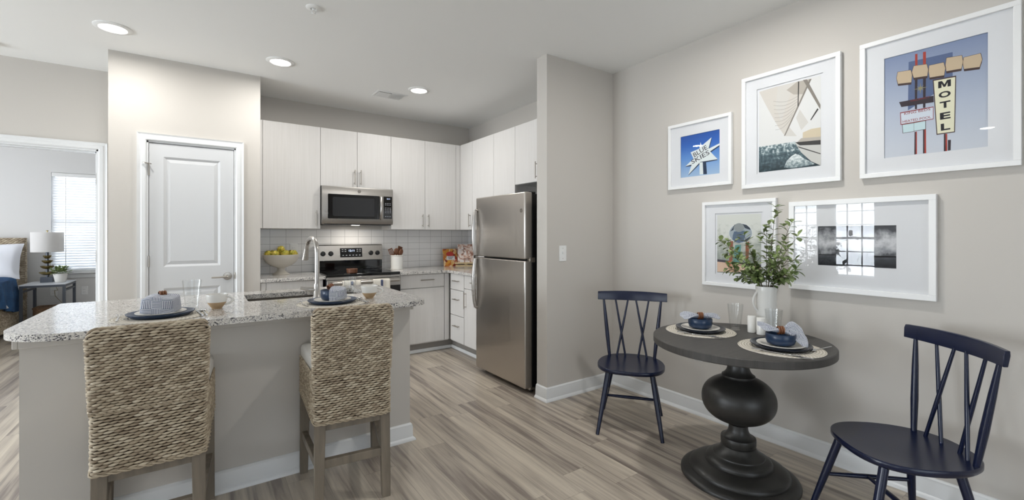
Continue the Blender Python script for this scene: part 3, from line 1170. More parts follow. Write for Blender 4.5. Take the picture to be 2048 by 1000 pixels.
# curved stainless front
mb = MB()
fp = [(MY + .03, MZ0), (MY + .012, MZ0), (MY + .002, MZ0 + .025), (MY - .002, MZ0 + .10), (MY - .002, MZ1 - .10), (MY + .002, MZ1 - .02), (MY + .008, MZ1), (MY + .03, MZ1)]
n_ = len(fp)
mb.add([(MX0, y, z) for y, z in fp] + [(MX1, y, z) for y, z in fp],
       [tuple(range(n_)), tuple(range(2 * n_ - 1, n_ - 1, -1))] + [(i, (i + 1) % n_, (i + 1) % n_ + n_, i + n_) for i in range(n_)])
mb.build('front_panel', STEEL, mw, smooth=30)
dr = MB().prism(rrect(MX0 + .055, MX0 + .585, MZ0 + .058, MZ1 - .082, .008), 0, .006,
                M=Matrix.Translation((0, MY - .003, 0)) @ Matrix.Rotation(pi / 2, 4, 'X')).build('door', BLACKG, mw, smooth=30)
MB().prism(rrect(MX0 + .10, MX0 + .53, MZ0 + .085, MZ1 - .112, .012), 0, .0012,
           M=Matrix.Translation((0, MY - .009, 0)) @ Matrix.Rotation(pi / 2, 4, 'X')).build('window', DGREYG, dr, smooth=30)
mb = MB()
mb.tube([(MX0 + .598, MY - .008, MZ0 + .062), (MX0 + .598, MY - .030, MZ0 + .075), (MX0 + .598, MY - .036, (MZ0 + MZ1) / 2 - .01),
         (MX0 + .598, MY - .030, MZ1 - .10), (MX0 + .598, MY - .008, MZ1 - .086)], [.012, .014, .015, .014, .012], 12, flat=1.2)
mb.build('handle', STEEL, dr, smooth=50)
ct = MB().box(MX0 + .632, MX1 - .012, MY - .0085, MY + .003, MZ0 + .065, MZ1 - .082).build('control_panel', BLACKG, mw, bevel=.003)
mb = MB()
text_into(mb, '12:11', MX0 + .685, MZ1 - .108, .013, 0, MY - .0095)
mb.build('clock_digits', DISP, ct, smooth=0)
for j in range(4):
    for k in range(4):
        MB().box(MX0 + .647 + k * .019, MX0 + .655 + k * .019, MY - .0093, MY - .0084, MZ0 + .13 + j * .017, MZ0 + .136 + j * .017).build('button', PANEL, ct, smooth=0)
for j, z in enumerate((MZ0 + .088, MZ0 + .215, MZ0 + .232)):
    for k in range(3):
        MB().box(MX0 + .648 + k * .024, MX0 + .662 + k * .024, MY - .0093, MY - .0084, z, z + .005).build('button', PANEL, ct, smooth=0)
Mb = Matrix.Translation((MX0 + .372, MY - .0025, MZ1 - .043)) @ Matrix.Rotation(pi / 2, 4, 'X')


def badge(parent, M):
    mb_ = MB().lathe([(0, 0), (.017, 0), (.017, .0015), (0, .0015)], 32, M=M)
    n0_ = len(mb_.m)
    mb_.lathe([(.0135, .0016), (.015, .0016), (.015, .0019), (.0135, .0019)], 32, M=M)
    for s_ in (-1, 1):
        pts_ = [(s_ * (.002 + .004 * (1 - cos(a_))), .007 * sin(a_), .0018) for a_ in [k * pi / 5 - pi / 2 for k in range(9)]]
        mb_.tube([(M @ Vector(p))[:] for p in pts_], .0007, 6)
    for k in range(4):
        a_ = pi / 4 + k * pi / 2
        mb_.tube([(M @ Vector((.011 * cos(a_), .011 * sin(a_), .0018)))[:], (M @ Vector((.013 * cos(a_ + .4), .013 * sin(a_ + .4), .0018)))[:]], .0007, 6)
    mb_.m = [0] * n0_ + [1] * (len(mb_.m) - n0_)
    mb_.build('round_badge', [NICKEL, BLACKP], parent, smooth=20)


badge(mw, Mb)
MB().box(MX0 + .33, MX0 + .41, MY + .12, MY + .16, MZ0 - .008, MZ0 - .004).build('cooktop_lamp', EMIT, mw)
l = area('cooktop_lamp_light', (MX0 + .37, MY + .13, MZ0 - .012), (0, 0, 0), .22, .06, 1.8, (1, .93, .83))
l.parent = mw

# ---- fridge (faces -x)
FX, FY0, FY1, FZ = 2.150, 2.905, 3.700, 1.668
fr = thing('refrigerator', 'tall stainless top-freezer refrigerator beside the short wall', 'refrigerator', (0, 0, 0))
MB().box(FX + .085, 2.88, FY0 + .012, FY1 - .01, .03, FZ - .012).build('body', BLACKP, fr, bevel=.004)
MB().box(FX + .07, FX + .10, FY0 + .02, FY1 - .02, .03, .095).build('base_grille', BLACKP, fr, bevel=.003)
dA = MB().box(FX, FX + .078, FY0, FY1, 1.112, FZ).build('freezer_door', FSTEEL, fr, bevel=.010, seg=4)
dB = MB().box(FX, FX + .078, FY0, FY1, .045, 1.098).build('fridge_door', FSTEEL, fr, bevel=.010, seg=4)


def fhandle(parent, z0, z1, up):
    y = FY1 - .030
    L = abs(z1 - z0)
    mb_ = MB()
    pts_ = []
    rr_ = []
    for k in range(13):
        f = k / 12
        z = z0 + (z1 - z0) * f
        d = .018 + .024 * max(0, math.sin(pi * min(f * .93 + .05, 1))) ** .6
        pts_.append((FX - d, y, z))
        rr_.append(.015 + .006 * sin(pi * f))
    mb_.tube(pts_, rr_, 14, flat=.9)
    mb_.tube([(FX + .004, y, z0), (FX - .02, y, z0)], .014, 12)
    mb_.tube([(FX + .004, y, z1), (FX - .02, y, z1)], .013, 12)
    return mb_.build('handle', STEEL, parent, smooth=60)


fhandle(dA, 1.12, 1.545, 1)
fhandle(dB, 1.088, .62, 0)
badge(dA, Matrix.Translation((FX - .0005, 2.955, 1.515)) @ Matrix.Rotation(-pi / 2, 4, 'Y'))
for z0, z1 in ((1.085, 1.125), (.028, .05)):
    MB().box(FX + .05, FX + .105, FY0 - .004, FY0 + .03, z0, z1).build('hinge', NICKEL, fr, bevel=.003)
MB().box(FX + .05, FX + .12, FY0 + .01, FY0 + .07, FZ - .012, FZ + .006).build('top_hinge_cover', BLACKP, fr, bevel=.004)
for y in (FY0 + .05, FY1 - .05):
    MB().tube([(FX + .10, y, 0), (FX + .10, y, .035)], .018, 12).build('foot', BLACKP, fr)

# ---- island
IX0, IX1, IY = -.640, 1.080, 2.70
isl = thing('kitchen_island', 'greige breakfast island with white base trim behind the two stools', 'island', (0, 0, 0))
MB().box(IX0, IX1, IY, IY + .12, 0, .883).build('knee_wall', WALL, isl, smooth=0)
mb = MB().box(IX0, IX1, IY - .018, IY, .835, .883).box(IX1, IX1 + .018, IY - .018, IY + .12, .835, .883).box(IX0 - .018, IX0, IY - .018, IY + .12, .835, .883)
mb.build('apron_trim', WALL, isl, bevel=.003)
MB().box(IX0 + .01, .195, IY + .121, 3.56, .10, .883).box(.937, IX1 - .01, IY + .121, 3.56, .10, .883).box(.195, .937, IY + .121, 3.050, .10, .883).box(
    .195, .937, 3.435, 3.56, .10, .883).box(.195, .937, 3.050, 3.435, .10, .66).build('cabinet_body', CAB, isl, smooth=0)
MB().box(IX0 + .02, IX1 - .02, IY + .13, 3.50, 0, .10).build('toe_kick', TOEK, isl, smooth=0)
for i in range(3):
    xa = IX0 + .015 + i * .565
    d_ = MB().box(xa, xa + .56, 3.561, 3.58, .12, .875).build('door', CAB, isl, bevel=.0015)
bb = baseboard([(IX1, IY + .12), (IX1, IY), (IX0, IY), (IX0, IY + .12)], 'island_baseboard', 'x', .108)
for k_ in ('label', 'category', 'kind'):
    del bb[k_]
bb.parent = isl
bb.name = 'baseboard'
# counter with rounded corners and a sink cutout
CX0, CX1, CY0, CY1 = -.69, 1.135, 2.510, 3.600
SX0, SX1, SY0, SY1 = .212, .92, 3.068, 3.417
outer = rrect(CX0, CX1, CY0, CY1, [.11, .02, .02, .24], 10)
inner = rrect(SX0, SX1, SY0, SY1, .02, 5)
mb = MB()
tr = tessellate_polygon([[Vector((x, y, 0)) for x, y in outer], [Vector((x, y, 0)) for x, y in reversed(inner)]])
allp = outer + list(reversed(inner))
for z, fl in ((.884, True), (.914, False)):
    mb.add([(x, y, z) for x, y in allp], [tuple(reversed(f)) if fl else tuple(f) for f in tr])
no, ni = len(outer), len(inner)
vs_ = [(x, y, .884) for x, y in allp] + [(x, y, .914) for x, y in allp]
N = no + ni
fs = [(i, (i + 1) % no, (i + 1) % no + N, i + N) for i in range(no)]
fs += [(no + i, no + (i + 1) % ni, no + (i + 1) % ni + N, no + i + N) for i in range(ni)]
mb.add(vs_, fs)
me_o = mb.build('island_countertop', GRAN, smooth=0)
bm = bmesh.new(); bm.from_mesh(me_o.data); bmesh.ops.remove_doubles(bm, verts=bm.verts, dist=1e-5)
bmesh.ops.recalc_face_normals(bm, faces=bm.faces); bm.to_mesh(me_o.data); bm.free()
me_o.data.shade_smooth(); me_o.data.set_sharp_from_angle(angle=radians(30))
md = me_o.modifiers.new('soft_edges', 'BEVEL'); md.width = .003; md.segments = 2; md.limit_method = 'ANGLE'
tag(me_o, 'long speckled granite island countertop with rounded corners and sink cutout', 'worktop')
sk = thing('kitchen_sink', 'stainless undermount sink set in the island countertop', 'sink', (0, 0, 0))
mb = MB()
q = .004
mb.add([(SX0, SY0, .883), (SX1, SY0, .883), (SX1, SY1, .883), (SX0, SY1, .883),
        (SX0 + .02, SY0 + .02, .70), (SX1 - .02, SY0 + .02, .70), (SX1 - .02, SY1 - .02, .70), (SX0 + .02, SY1 - .02, .70)],
       [(0, 1, 5, 4), (1, 2, 6, 5), (2, 3, 7, 6), (3, 0, 4, 7), (4, 5, 6, 7)])
mb.build('basin', SINKM, sk, solid=.003)
MB().lathe([(0, .702), (.045, .702), (.045, .705), (0, .7045)], 24, cx=.56, cy=3.24).build('drain', NICKEL, sk)
fa = thing('kitchen_faucet', 'tall gooseneck pull-down faucet in brushed nickel at the island sink', 'faucet', (.585, 3.010, .914))
MB().lathe([(0, 0), (.027, 0), (.027, .006), (.022, .012), (.021, .08), (.019, .09), (0, .09)], 28).build('base', STEEL, fa, smooth=40)
pts = [(0, 0, .08), (0, 0, .20), (0, 0, .285)]
for k in range(1, 13):
    a = pi * k / 12 * .93
    pts.append((-.03 * (1 - cos(a)) / 2, .095 - .095 * cos(a), .285 + .092 * sin(a)))
MB().tube(pts, .0145, 16).build('gooseneck', STEEL, fa, smooth=50)
e_ = Vector(pts[-1]); d_ = (Vector(pts[-1]) - Vector(pts[-2])).normalized()
MB().tube([e_ - d_ * .002, e_ + d_ * .03, e_ + d_ * .075, e_ + d_ * .078], [.015, .017, .021, .017], 18).build('spray_head', STEEL, fa, smooth=40)
mb = MB().tube([(-.015, .0, .052), (-.050, .004, .056)], .015, 14)
mb.tube([(-.050, .004, .056), (-.095, .012, .068)], [.0145, .009], 12)
mb.build('lever', STEEL, fa, smooth=40)

# ================================================================== FRAMED PICTURES
def pmat(name, col, rough=.7):
    return mat('print_' + name, col, rough, spec=.2)


WMAT = mat('white_picture_mat', '#dfe0e2', .8)
WFRAME = mat('white_lacquer_frame', '#efefee', .35)


def picture(label, y_left, z0, w, h, fw, art, aw, ah, ax, az, inset=False):
    """art(parent_builder) fills the print; (ax, az) = lower left corner of the print inside the frame"""
    r = thing('framed_picture', label, 'picture', (XR, y_left, z0), -pi / 2, 'framed pictures on the dining wall')
    D = .028
    mb = MB()
    mb.box(0, w, -D, -.001, 0, fw).box(0, w, -D, -.001, h - fw, h).box(0, fw, -D, -.001, fw, h - fw).box(w - fw, w, -D, -.001, fw, h - fw)
    mb.box(fw, w - fw, -.006, -.002, fw, h - fw)
    mb.build('frame', WFRAME, r, smooth=0, bevel=.0015)
    # mat board with a window
    mb = MB()
    y = -.0135
    a0, a1, b0, b1 = ax, ax + aw, az, az + ah
    if inset:
        e = .012
        a0 -= e; a1 += e; b0 -= e; b1 += e
    for (p0, p1, q0, q1) in ((fw, w - fw, fw, b0), (fw, w - fw, b1, h - fw), (fw, a0, b0, b1), (a1, w - fw, b0, b1)):
        mb.box(p0, p1, y, y + .002, q0, q1)
    mb.build('mat_board', WMAT, r, smooth=0)
    mb = MB()
    mats = art(mb, aw, ah)
    if inset:
        mb.box(-.012, aw + .012, .0008, .002, -.012, ah + .012, len(mats))
        mats.append(WMAT)
    o_ = mb.build('print', mats, r, smooth=0, loc=(ax, y + .0045, az))
    g_ = MB()
    g_.add([(fw, -.018, fw), (w - fw, -.018, fw), (w - fw, -.018, h - fw), (fw, -.018, h - fw)], [(0, 1, 2, 3)])
    g_.build('glass', PANE, r, smooth=0)
    return r


L1 = .00012


def bg(mb, w, h, mi=0):
    mb.add([(0, 0, 0), (w, 0, 0), (w, 0, h), (0, 0, h)], [(0, 1, 2, 3)], mi)


def gradm(name, stops, h, noise_=0, sc=8):
    m = mat('print_' + name, '#888888', .7, spec=.2)
    t = NT(m)
    v = t.coord('Object')
    sp = t.n('ShaderNodeSeparateXYZ')
    t.l(v, sp.inputs[0])
    f = t.math('DIVIDE', sp.outputs[2], h)
    if noise_:
        nn = t.noise(v, sc, 6, .6)
        f = t.math('ADD', f, t.math('MULTIPLY', t.math('SUBTRACT', nn, .5), noise_))
    t.base(t.ramp(f, stops))
    return m


MOTEL = {'panel':[(0.098,0.479),(0.26,0.475),(0.26,0.329),(0.095,0.232)],'p1':[(0.123,0.511),(0.132,0.51),(0.132,0.447),(0.123,0.45)],'p2':[(0.153,0.511),(0.164,0.51),(0.164,0.444),(0.153,0.447)],'p3':[(0.122,0.386),(0.132,0.383),(0.13,0.23),(0.122,0.232)],'p4':[(0.153,0.386),(0.164,0.384),(0.162,0.23),(0.153,0.231)],'h1':[(0.055,0.44),(0.106,0.435),(0.111,0.409),(0.108,0.372),(0.056,0.379),(0.05,0.41)],'h2':[(0.118,0.452),(0.167,0.446),(0.172,0.418),(0.169,0.387),(0.118,0.392),(0.111,0.423)],'h3':[(0.176,0.436),(0.228,0.435),(0.234,0.405),(0.23,0.372),(0.178,0.376),(0.174,0.407)],'h4':[(0.239,0.453),(0.291,0.448),(0.295,0.42),(0.29,0.386),(0.238,0.389),(0.235,0.421)],'h5':[(0.298,0.436),(0.353,0.437),(0.358,0.407),(0.35,0.375),(0.299,0.381),(0.295,0.409)],'sign':[(0.189,0.361),(0.272,0.358),(0.268,0.087),(0.203,0.086)],'signin':[(0.193,0.355),(0.269,0.352),(0.265,0.091),(0.206,0.091)],'star':[(0.143,0.332)],'starr':[(0.173,0.324)],'vac':[(0.06,0.283),(0.192,0.282),(0.193,0.25),(0.069,0.255)],'board':[(0.064,0.228),(0.192,0.229),(0.192,0.166),(0.066,0.163)],'boardin':[(0.067,0.223),(0.19,0.225),(0.19,0.169),(0.069,0.167)],'b1':[(0.074,0.162),(0.118,0.161),(0.118,0.12),(0.076,0.12)],'b2':[(0.119,0.162),(0.162,0.164),(0.162,0.123),(0.119,0.122)],'q1':[(0.121,0.116),(0.13,0.117),(0.13,0.003),(0.12,0.002)],'q2':[(0.153,0.124),(0.164,0.123),(0.165,0.002),(0.153,0.002)],'q3':[(0.229,0.086),(0.241,0.085),(0.241,0.001),(0.229,0.001)],'q4':[(0.243,0.054),(0.254,0.053),(0.253,0.003),(0.243,0.002)],'tM':[(0.208,0.311),(0.255,0.347)],'tO':[(0.21,0.262),(0.254,0.295)],'tT':[(0.214,0.211),(0.253,0.246)],'tE':[(0.215,0.156),(0.253,0.192)],'tL':[(0.218,0.102),(0.252,0.138)],'tk':[(0.078,0.209),(0.183,0.223)],'tk2':[(0.078,0.229)],'th':[(0.067,0.17),(0.19,0.183)]}
SKIES = {'star':[(0.161,0.243),(0.17,0.215),(0.246,0.263),(0.223,0.185),(0.305,0.21),(0.305,0.198),(0.235,0.165),(0.291,0.101),(0.159,0.1),(0.062,0.016),(0.09,0.09),(0.038,0.083),(0.105,0.131),(0.081,0.181),(0.153,0.198)],'star2':[(0.163,0.234),(0.171,0.206),(0.249,0.257),(0.227,0.177),(0.305,0.2),(0.305,0.189),(0.239,0.156),(0.292,0.095),(0.161,0.089),(0.062,0.011),(0.094,0.078),(0.038,0.079),(0.108,0.125),(0.083,0.173),(0.153,0.191)],'po':[(0.153,0.097),(0.184,0.095),(0.182,0.007),(0.154,0.008)],'po2':[(0.178,0.096),(0.204,0.098),(0.211,0.006),(0.183,0.007)],'blue':[(0.106,0.136),(0.213,0.187),(0.202,0.219),(0.103,0.177)],'skies':[(0.094,0.084),(0.227,0.136),(0.219,0.175),(0.09,0.129)]}
SAIL = {'sail':[(0.001,0.522),(0.099,0.528),(0.231,0.524),(0.301,0.521),(0.154,0.21),(0.116,0.273),(0.081,0.344),(0.037,0.438)],'panel':[(0.086,0.426),(0.166,0.469),(0.255,0.428),(0.207,0.334),(0.183,0.278),(0.15,0.32)],'mast':[(0.292,0.52),(0.303,0.52),(0.158,0.209),(0.15,0.208)],'boom':[(0.257,0.526),(0.278,0.524),(0.349,0.354),(0.348,0.326)],'rope':[(0.23,0.525),(0.236,0.523),(0.232,0.373),(0.227,0.374)],'rope2':[(0.333,0.338),(0.339,0.33),(0.3,0.274),(0.296,0.278)],'jib':[(0.239,0.353),(0.286,0.265),(0.247,0.225),(0.219,0.305)],'tri':[(0.179,0.261),(0.223,0.194),(0.158,0.206)],'hull':[(0.215,0.152),(0.35,0.146),(0.35,-0.001),(0.301,0.03),(0.247,0.091)],'stripe':[(0.214,0.158),(0.35,0.148),(0.35,0.121),(0.239,0.135)],'line':[(0.227,0.132),(0.35,0.07),(0.35,0.064),(0.235,0.122)],'cover':[(0.256,0.21),(0.301,0.223),(0.35,0.222),(0.35,0.165),(0.255,0.175)],'cover2':[(0.247,0.177),(0.35,0.168),(0.35,0.146),(0.223,0.155)],'sea':[(-0.001,0.165),(0.215,0.163),(0.247,0.091),(0.301,0.03),(0.35,-0.001),(-0.001,-0.001)],'foam':[(0.15,0.006),(0.162,0.049),(0.203,0.074),(0.239,0.065),(0.301,0.03),(0.331,0.004),(0.239,0.002)]}
GIRL = {'disk':[(0.164,0.274)],'diskx':[(0.241,0.274)],'disky':[(0.164,0.338)],'dome':[(0.155,0.312)],'domex':[(0.19,0.312)],'body':[(0.121,0.286),(0.192,0.291),(0.197,0.267),(0.188,0.218),(0.157,0.207),(0.131,0.213),(0.109,0.232),(0.112,0.258)],'al':[(0.092,0.22),(0.115,0.22),(0.109,0.079),(0.086,0.078)],'ar':[(0.199,0.212),(0.223,0.219),(0.218,0.096),(0.198,0.095)],'torso':[(0.129,0.194),(0.169,0.197),(0.164,0.112),(0.157,0.08),(0.113,0.079),(0.119,0.139)],'hand':[(0.072,0.08),(0.105,0.089),(0.099,0.064),(0.091,0.046),(0.087,0.061),(0.08,0.042),(0.076,0.058),(0.067,0.051),(0.071,0.065),(0.057,0.062)],'band':[(0.001,0.092),(0.298,0.068),(0.298,0.056),(0.001,0.075)],'deck':[(0.001,0.075),(0.298,0.056),(0.298,0.022),(0.001,0.004)],'box':[(0.082,0.061),(0.149,0.06),(0.143,0.006),(0.085,0.008)],'cr1':[(0.109,0.306),(0.124,0.332),(0.143,0.337),(0.119,0.315),(0.118,0.296),(0.095,0.287)],'cr2':[(0.176,0.336),(0.204,0.33),(0.227,0.309),(0.232,0.295),(0.195,0.308)],'cr3':[(0.195,0.23),(0.232,0.254),(0.218,0.226),(0.19,0.214)]}
SEAS = {'rail':[(0.222,0.002),(0.235,0.036),(0.263,0.061),(0.359,0.063),(0.359,0.059),(0.265,0.055),(0.239,0.03),(0.231,0.003)],'horizon':[(0.002,0.061),(0.359,0.063),(0.359,0.004),(0.002,0.002)],'post':[(0.084,0.045),(0.086,0.065),(0.093,0.065),(0.094,0.045)],'hr':[(0.002,0.064),(0.359,0.065),(0.359,0.061),(0.002,0.06)]}



def art_skies(mb, w, h):
    ms = [gradm('blue_sky', [(0, '#9fbbd8'), (.45, '#5f8fce'), (.75, '#3566b8'), (1, '#2a55a4')], h),
          pmat('sign_white', '#dfe6e6'), pmat('sign_shadow', '#26364f'), pmat('sign_text', '#4b4a50')]
    bg(mb, w, h)
    poly_xz(mb, SKIES['star2'], -L1, 2)
    poly_xz(mb, SKIES['po'], -2 * L1, 1)
    poly_xz(mb, SKIES['po2'], -2.5 * L1, 2)
    poly_xz(mb, SKIES['star'], -3 * L1, 1)
    text_into(mb, 'BLUE', .158, .178, .034, 3, -4 * L1, .42, .115, .01)
    text_into(mb, 'SKIES', .158, .134, .034, 3, -4 * L1, .38, .150, .01)
    return ms


def art_sail(mb, w, h):
    sea = gradm('choppy_sea', [(0, '#2b3a40'), (.34, '#4b5f66'), (.48, '#7f9195'), (.60, '#cdd5d5')], .30, 1.5, 48)
    ms = [pmat('pale_sky', '#dcdcda'), pmat('sail_cloth', '#cfcac2'), pmat('sail_shade', '#b3aca2'), pmat('mast', '#857f77'),
          sea, gradm('foam', [(.0, '#6d7e83'), (.30, '#b2bdbe'), (.55, '#dfe4e3')], .16, 1.8, 60), pmat('hull', '#c3c2bd'), pmat('hull_dark', '#3b3a38'), pmat('sail_cover', '#cdc0a6'), pmat('jib', '#cfccc6')]
    bg(mb, w, h)
    S = SAIL
    poly_xz(mb, S['sail'], -L1, 1)
    poly_xz(mb, [(.115, .527), (.21, .526), (.165, .40), (.135, .30), (.10, .40)], -1.4 * L1, 9)
    poly_xz(mb, [(.225, .525), (.300, .521), (.262, .44), (.205, .452), (.165, .49)], -1.6 * L1, 2)
    for k in range(8):
        q_ = k / 7
        pts_ = []
        for j in range(9):
            f_ = j / 8
            pts_.append((.088 + .012 * q_ + (.150 - .055 * q_) * f_, -2.2 * L1, .44 - .022 * k - .020 * sin(pi * f_) - .03 * q_ * (1 - f_) + .004 * k * f_))
        mb.tube(pts_, .0006, 4, 3)
    poly_xz(mb, S['sea'], -L1, 4)
    poly_xz(mb, [(.15, .012), (.165, .05), (.19, .075), (.215, .088), (.235, .078), (.262, .052), (.29, .034), (.32, .012), (.27, .006), (.2, .003)], -2 * L1, 5)
    poly_xz(mb, S['tri'], -2 * L1, 9)
    poly_xz(mb, S['jib'], -2 * L1, 9)
    poly_xz(mb, S['mast'], -3 * L1, 3)
    poly_xz(mb, S['rope'], -3.5 * L1, 7)
    poly_xz(mb, S['boom'], -4 * L1, 3)
    poly_xz(mb, S['rope2'], -4 * L1, 7)
    poly_xz(mb, S['cover'], -4 * L1, 8)
    poly_xz(mb, S['cover2'], -5 * L1, 2)
    poly_xz(mb, S['hull'], -6 * L1, 6)
    poly_xz(mb, S['stripe'], -7 * L1, 7)
    poly_xz(mb, S['line'], -7 * L1, 7)
    return ms


def art_motel(mb, w, h):
    ms = [gradm('dusk_sky', [(0, '#c9ced6'), (.45, '#b2bbcb'), (1, '#8290ae')], h),
          pmat('dark_pane', '#5b6a8c'), pmat('red_post', '#a5443a'), pmat('dark_post', '#3a3238'),
          pmat('tan_tile', '#c6b296'), pmat('tile_shadow', '#4a3b39'), pmat('sign_cream', '#e2dfc4'), pmat('black_letters', '#26262a'),
          pmat('board_white', '#cfd6e0'), pmat('red_letters', '#8e3a3a'), pmat('cyan_box', '#c2d8dc'), pmat('star_olive', '#8f8a68')]
    bg(mb, w, h)
    D = MOTEL
    poly_xz(mb, D['panel'], -L1, 1)
    for k in ('p1', 'p2'):
        poly_xz(mb, D[k], -2 * L1, 2)
    for k in ('p3', 'p4'):
        poly_xz(mb, D[k], -2 * L1, 3)
    for k in ('q1', 'q2', 'q3'):
        poly_xz(mb, D[k], -2 * L1, 2)
        pts_ = D[k]
        xm_ = (pts_[0][0] + pts_[1][0]) / 2
        poly_xz(mb, [pts_[0], (xm_, pts_[0][1]), (xm_, pts_[3][1]), pts_[3]], -3 * L1, 3)
    poly_xz(mb, D['q4'], -2 * L1, 3)
    for k in ('h1', 'h2', 'h3', 'h4', 'h5'):
        p_ = D[k]
        poly_xz(mb, [(x, z - .011) for x, z in p_], -3 * L1, 5)
        poly_xz(mb, [(x + (x - sum(q[0] for q in p_) / 6) * .05, z + (z - sum(q[1] for q in p_) / 6) * .05) for x, z in p_], -3.5 * L1, 5)
        poly_xz(mb, p_, -4 * L1, 4)
    cx_, cz_ = D['star'][0]
    R_ = D['starr'][0][0] - cx_
    st_ = []
    for k in range(16):
        a_ = pi * k / 8
        q_ = (R_ * (1.0 if k % 4 == 0 else .62)) if k % 2 == 0 else R_ * .2
        st_.append((cx_ + q_ * cos(a_), cz_ + q_ * sin(a_)))
    poly_xz(mb, st_, -4 * L1, 11)
    poly_xz(mb, D['vac'], -4 * L1, 3)
    text_into(mb, 'VACANCY', (D['vac'][0][0] + D['vac'][1][0]) / 2 + .015, (D['vac'][0][1] + D['vac'][3][1]) / 2 + .010, .010, 9, -5 * L1, .03, .075)
    poly_xz(mb, D['board'], -4 * L1, 9)
    poly_xz(mb, D['boardin'], -5 * L1, 8)
    a_ = D['tk']; b_ = D['th']
    text_into(mb, 'KING BEDS', (a_[0][0] + a_[1][0]) / 2, (a_[0][1] + a_[1][1]) / 2 + .002, .012, 9, -6 * L1, .02, .100, .008)
    text_into(mb, 'HEATED POOL', (b_[0][0] + b_[1][0]) / 2, (b_[0][1] + b_[1][1]) / 2 + .002, .012, 9, -6 * L1, .02, .108, .008)
    for k in ('b1', 'b2'):
        poly_xz(mb, [(x + (.002 if i in (1, 2) else -.002), z + (-.002 if i > 1 else .002)) for i, (x, z) in enumerate(D[k])], -4 * L1, 5)
        poly_xz(mb, D[k], -5 * L1, 10)
    poly_xz(mb, D['sign'], -6 * L1, 5)
    poly_xz(mb, D['signin'], -7 * L1, 6)
    for ch, k in zip('MOTEL', ('tM', 'tO', 'tT', 'tE', 'tL')):
        (x0, z0), (x1, z1) = D[k]
        if ch == 'M':
            a_, c_, zb_, zt_ = x0 + .001, x1 - .001, min(z0, z1) + .002, max(z0, z1) - .001
            w_ = c_ - a_
            poly_xz(mb, [(a_, zb_), (a_, zt_), (a_ + w_ * .30, zt_), (a_ + w_ * .5, zb_ + (zt_ - zb_) * .42), (c_ - w_ * .30, zt_), (c_, zt_), (c_, zb_), (c_ - w_ * .26, zb_),
                         (c_ - w_ * .26, zb_ + (zt_ - zb_) * .62), (a_ + w_ * .57, zb_ + .002), (a_ + w_ * .43, zb_ + .002), (a_ + w_ * .26, zb_ + (zt_ - zb_) * .62), (a_ + w_ * .26, zb_)], -8 * L1, 7)
            continue
        text_into(mb, ch, (x0 + x1) / 2, (z0 + z1) / 2, abs(z1 - z0) * .93, 7, -8 * L1, .02, abs(x1 - x0) * .98, .035)
    return ms


def ell(cx_, cz_, rx_, rz_, n=28):
    return [(cx_ + rx_ * cos(2 * pi * k / n), cz_ + rz_ * sin(2 * pi * k / n)) for k in range(n)]


def art_girl(mb, w, h):
    water = gradm('rippled_water', [(.25, '#8f968e'), (.5, '#b5b9b0'), (.75, '#d4d6cf')], .40, 1.1, 22)
    ms = [water, pmat('disc', '#9fa9b0'), pmat('disc_dark', '#3d4650'), pmat('dome', '#8d9494'), pmat('blue_body', '#5a6b80'),
          pmat('tan_arm', '#8a563e'), pmat('teal_suit', '#5d8f88'), pmat('orange_hand', '#b0603a'), pmat('edge_band', '#4b4650'),
          pmat('peach_deck', '#d9bba4'), pmat('tan_box', '#c09a82'), pmat('disc_rim', '#dfe2e0')]
    bg(mb, w, h)
    D = GIRL
    cx_, cz_ = D['disk'][0]
    rx_ = D['diskx'][0][0] - cx_
    rz_ = D['disky'][0][1] - cz_
    poly_xz(mb, D['deck'], -L1, 9)
    poly_xz(mb, D['box'], -2 * L1, 10)
    poly_xz(mb, D['band'], -2 * L1, 8)
    poly_xz(mb, D['torso'], -3 * L1, 6)
    poly_xz(mb, D['al'], -3 * L1, 5)
    poly_xz(mb, D['ar'], -3 * L1, 5)
    poly_xz(mb, D['hand'], -4 * L1, 7)
    poly_xz(mb, ell(cx_, cz_, rx_ * 1.04, rz_ * 1.04), -4 * L1, 11)
    poly_xz(mb, ell(cx_, cz_, rx_, rz_), -5 * L1, 1)
    for k in ('cr1', 'cr2', 'cr3'):
        poly_xz(mb, D[k], -6 * L1, 2)
    poly_xz(mb, D['body'], -7 * L1, 4)
    dx_, dz_ = D['dome'][0]
    rr_ = D['domex'][0][0] - dx_
    poly_xz(mb, ell(dx_, dz_, rr_, rr_ * .85), -8 * L1, 3)
    return ms


def art_seas(mb, w, h):
    sky_ = gradm('cloudy_grey_sky', [(.25, '#55575b'), (.38, '#9a9ca0'), (.60, '#cfd0d2'), (.85, '#85878b'), (1.05, '#505256')], h, .95, 17)
    sea = gradm('dark_grey_sea', [(0, '#222428'), (.18, '#3e4146'), (.32, '#5b5e63')], h, .18, 45)
    ms = [sky_, sea, pmat('rail', '#1f2023')]
    bg(mb, w, h)
    D = SEAS
    poly_xz(mb, D['horizon'], -L1, 1)
    poly_xz(mb, D['hr'], -2 * L1, 2)
    poly_xz(mb, D['rail'], -2 * L1, 2)
    poly_xz(mb, D['post'], -2 * L1, 2)
    return ms


picture('small square white frame with a star shaped sign on blue sky', 2.111, 1.659, .500, .492, .022, art_skies, .308, .309, .101, .085)
picture('tall white frame with a sailing boat photo, between the two sign pictures', 1.541, 1.619, .558, .732, .024, art_sail, .351, .527, .105, .101, True)
picture('large white frame with the motel sign photo, highest on the right', .894, 1.619, .583, .730, .024, art_motel, .377, .526, .103, .100)
picture('white frame behind the leafy branches showing a figure with a round disc', 1.826, .957, .500, .589, .022, art_girl, .299, .401, .104, .093, True)
picture('wide white frame with a grey seascape photo, lower right of the group', 1.251, .985, .665, .529, .028, art_seas, .358, .227, .152, .151)


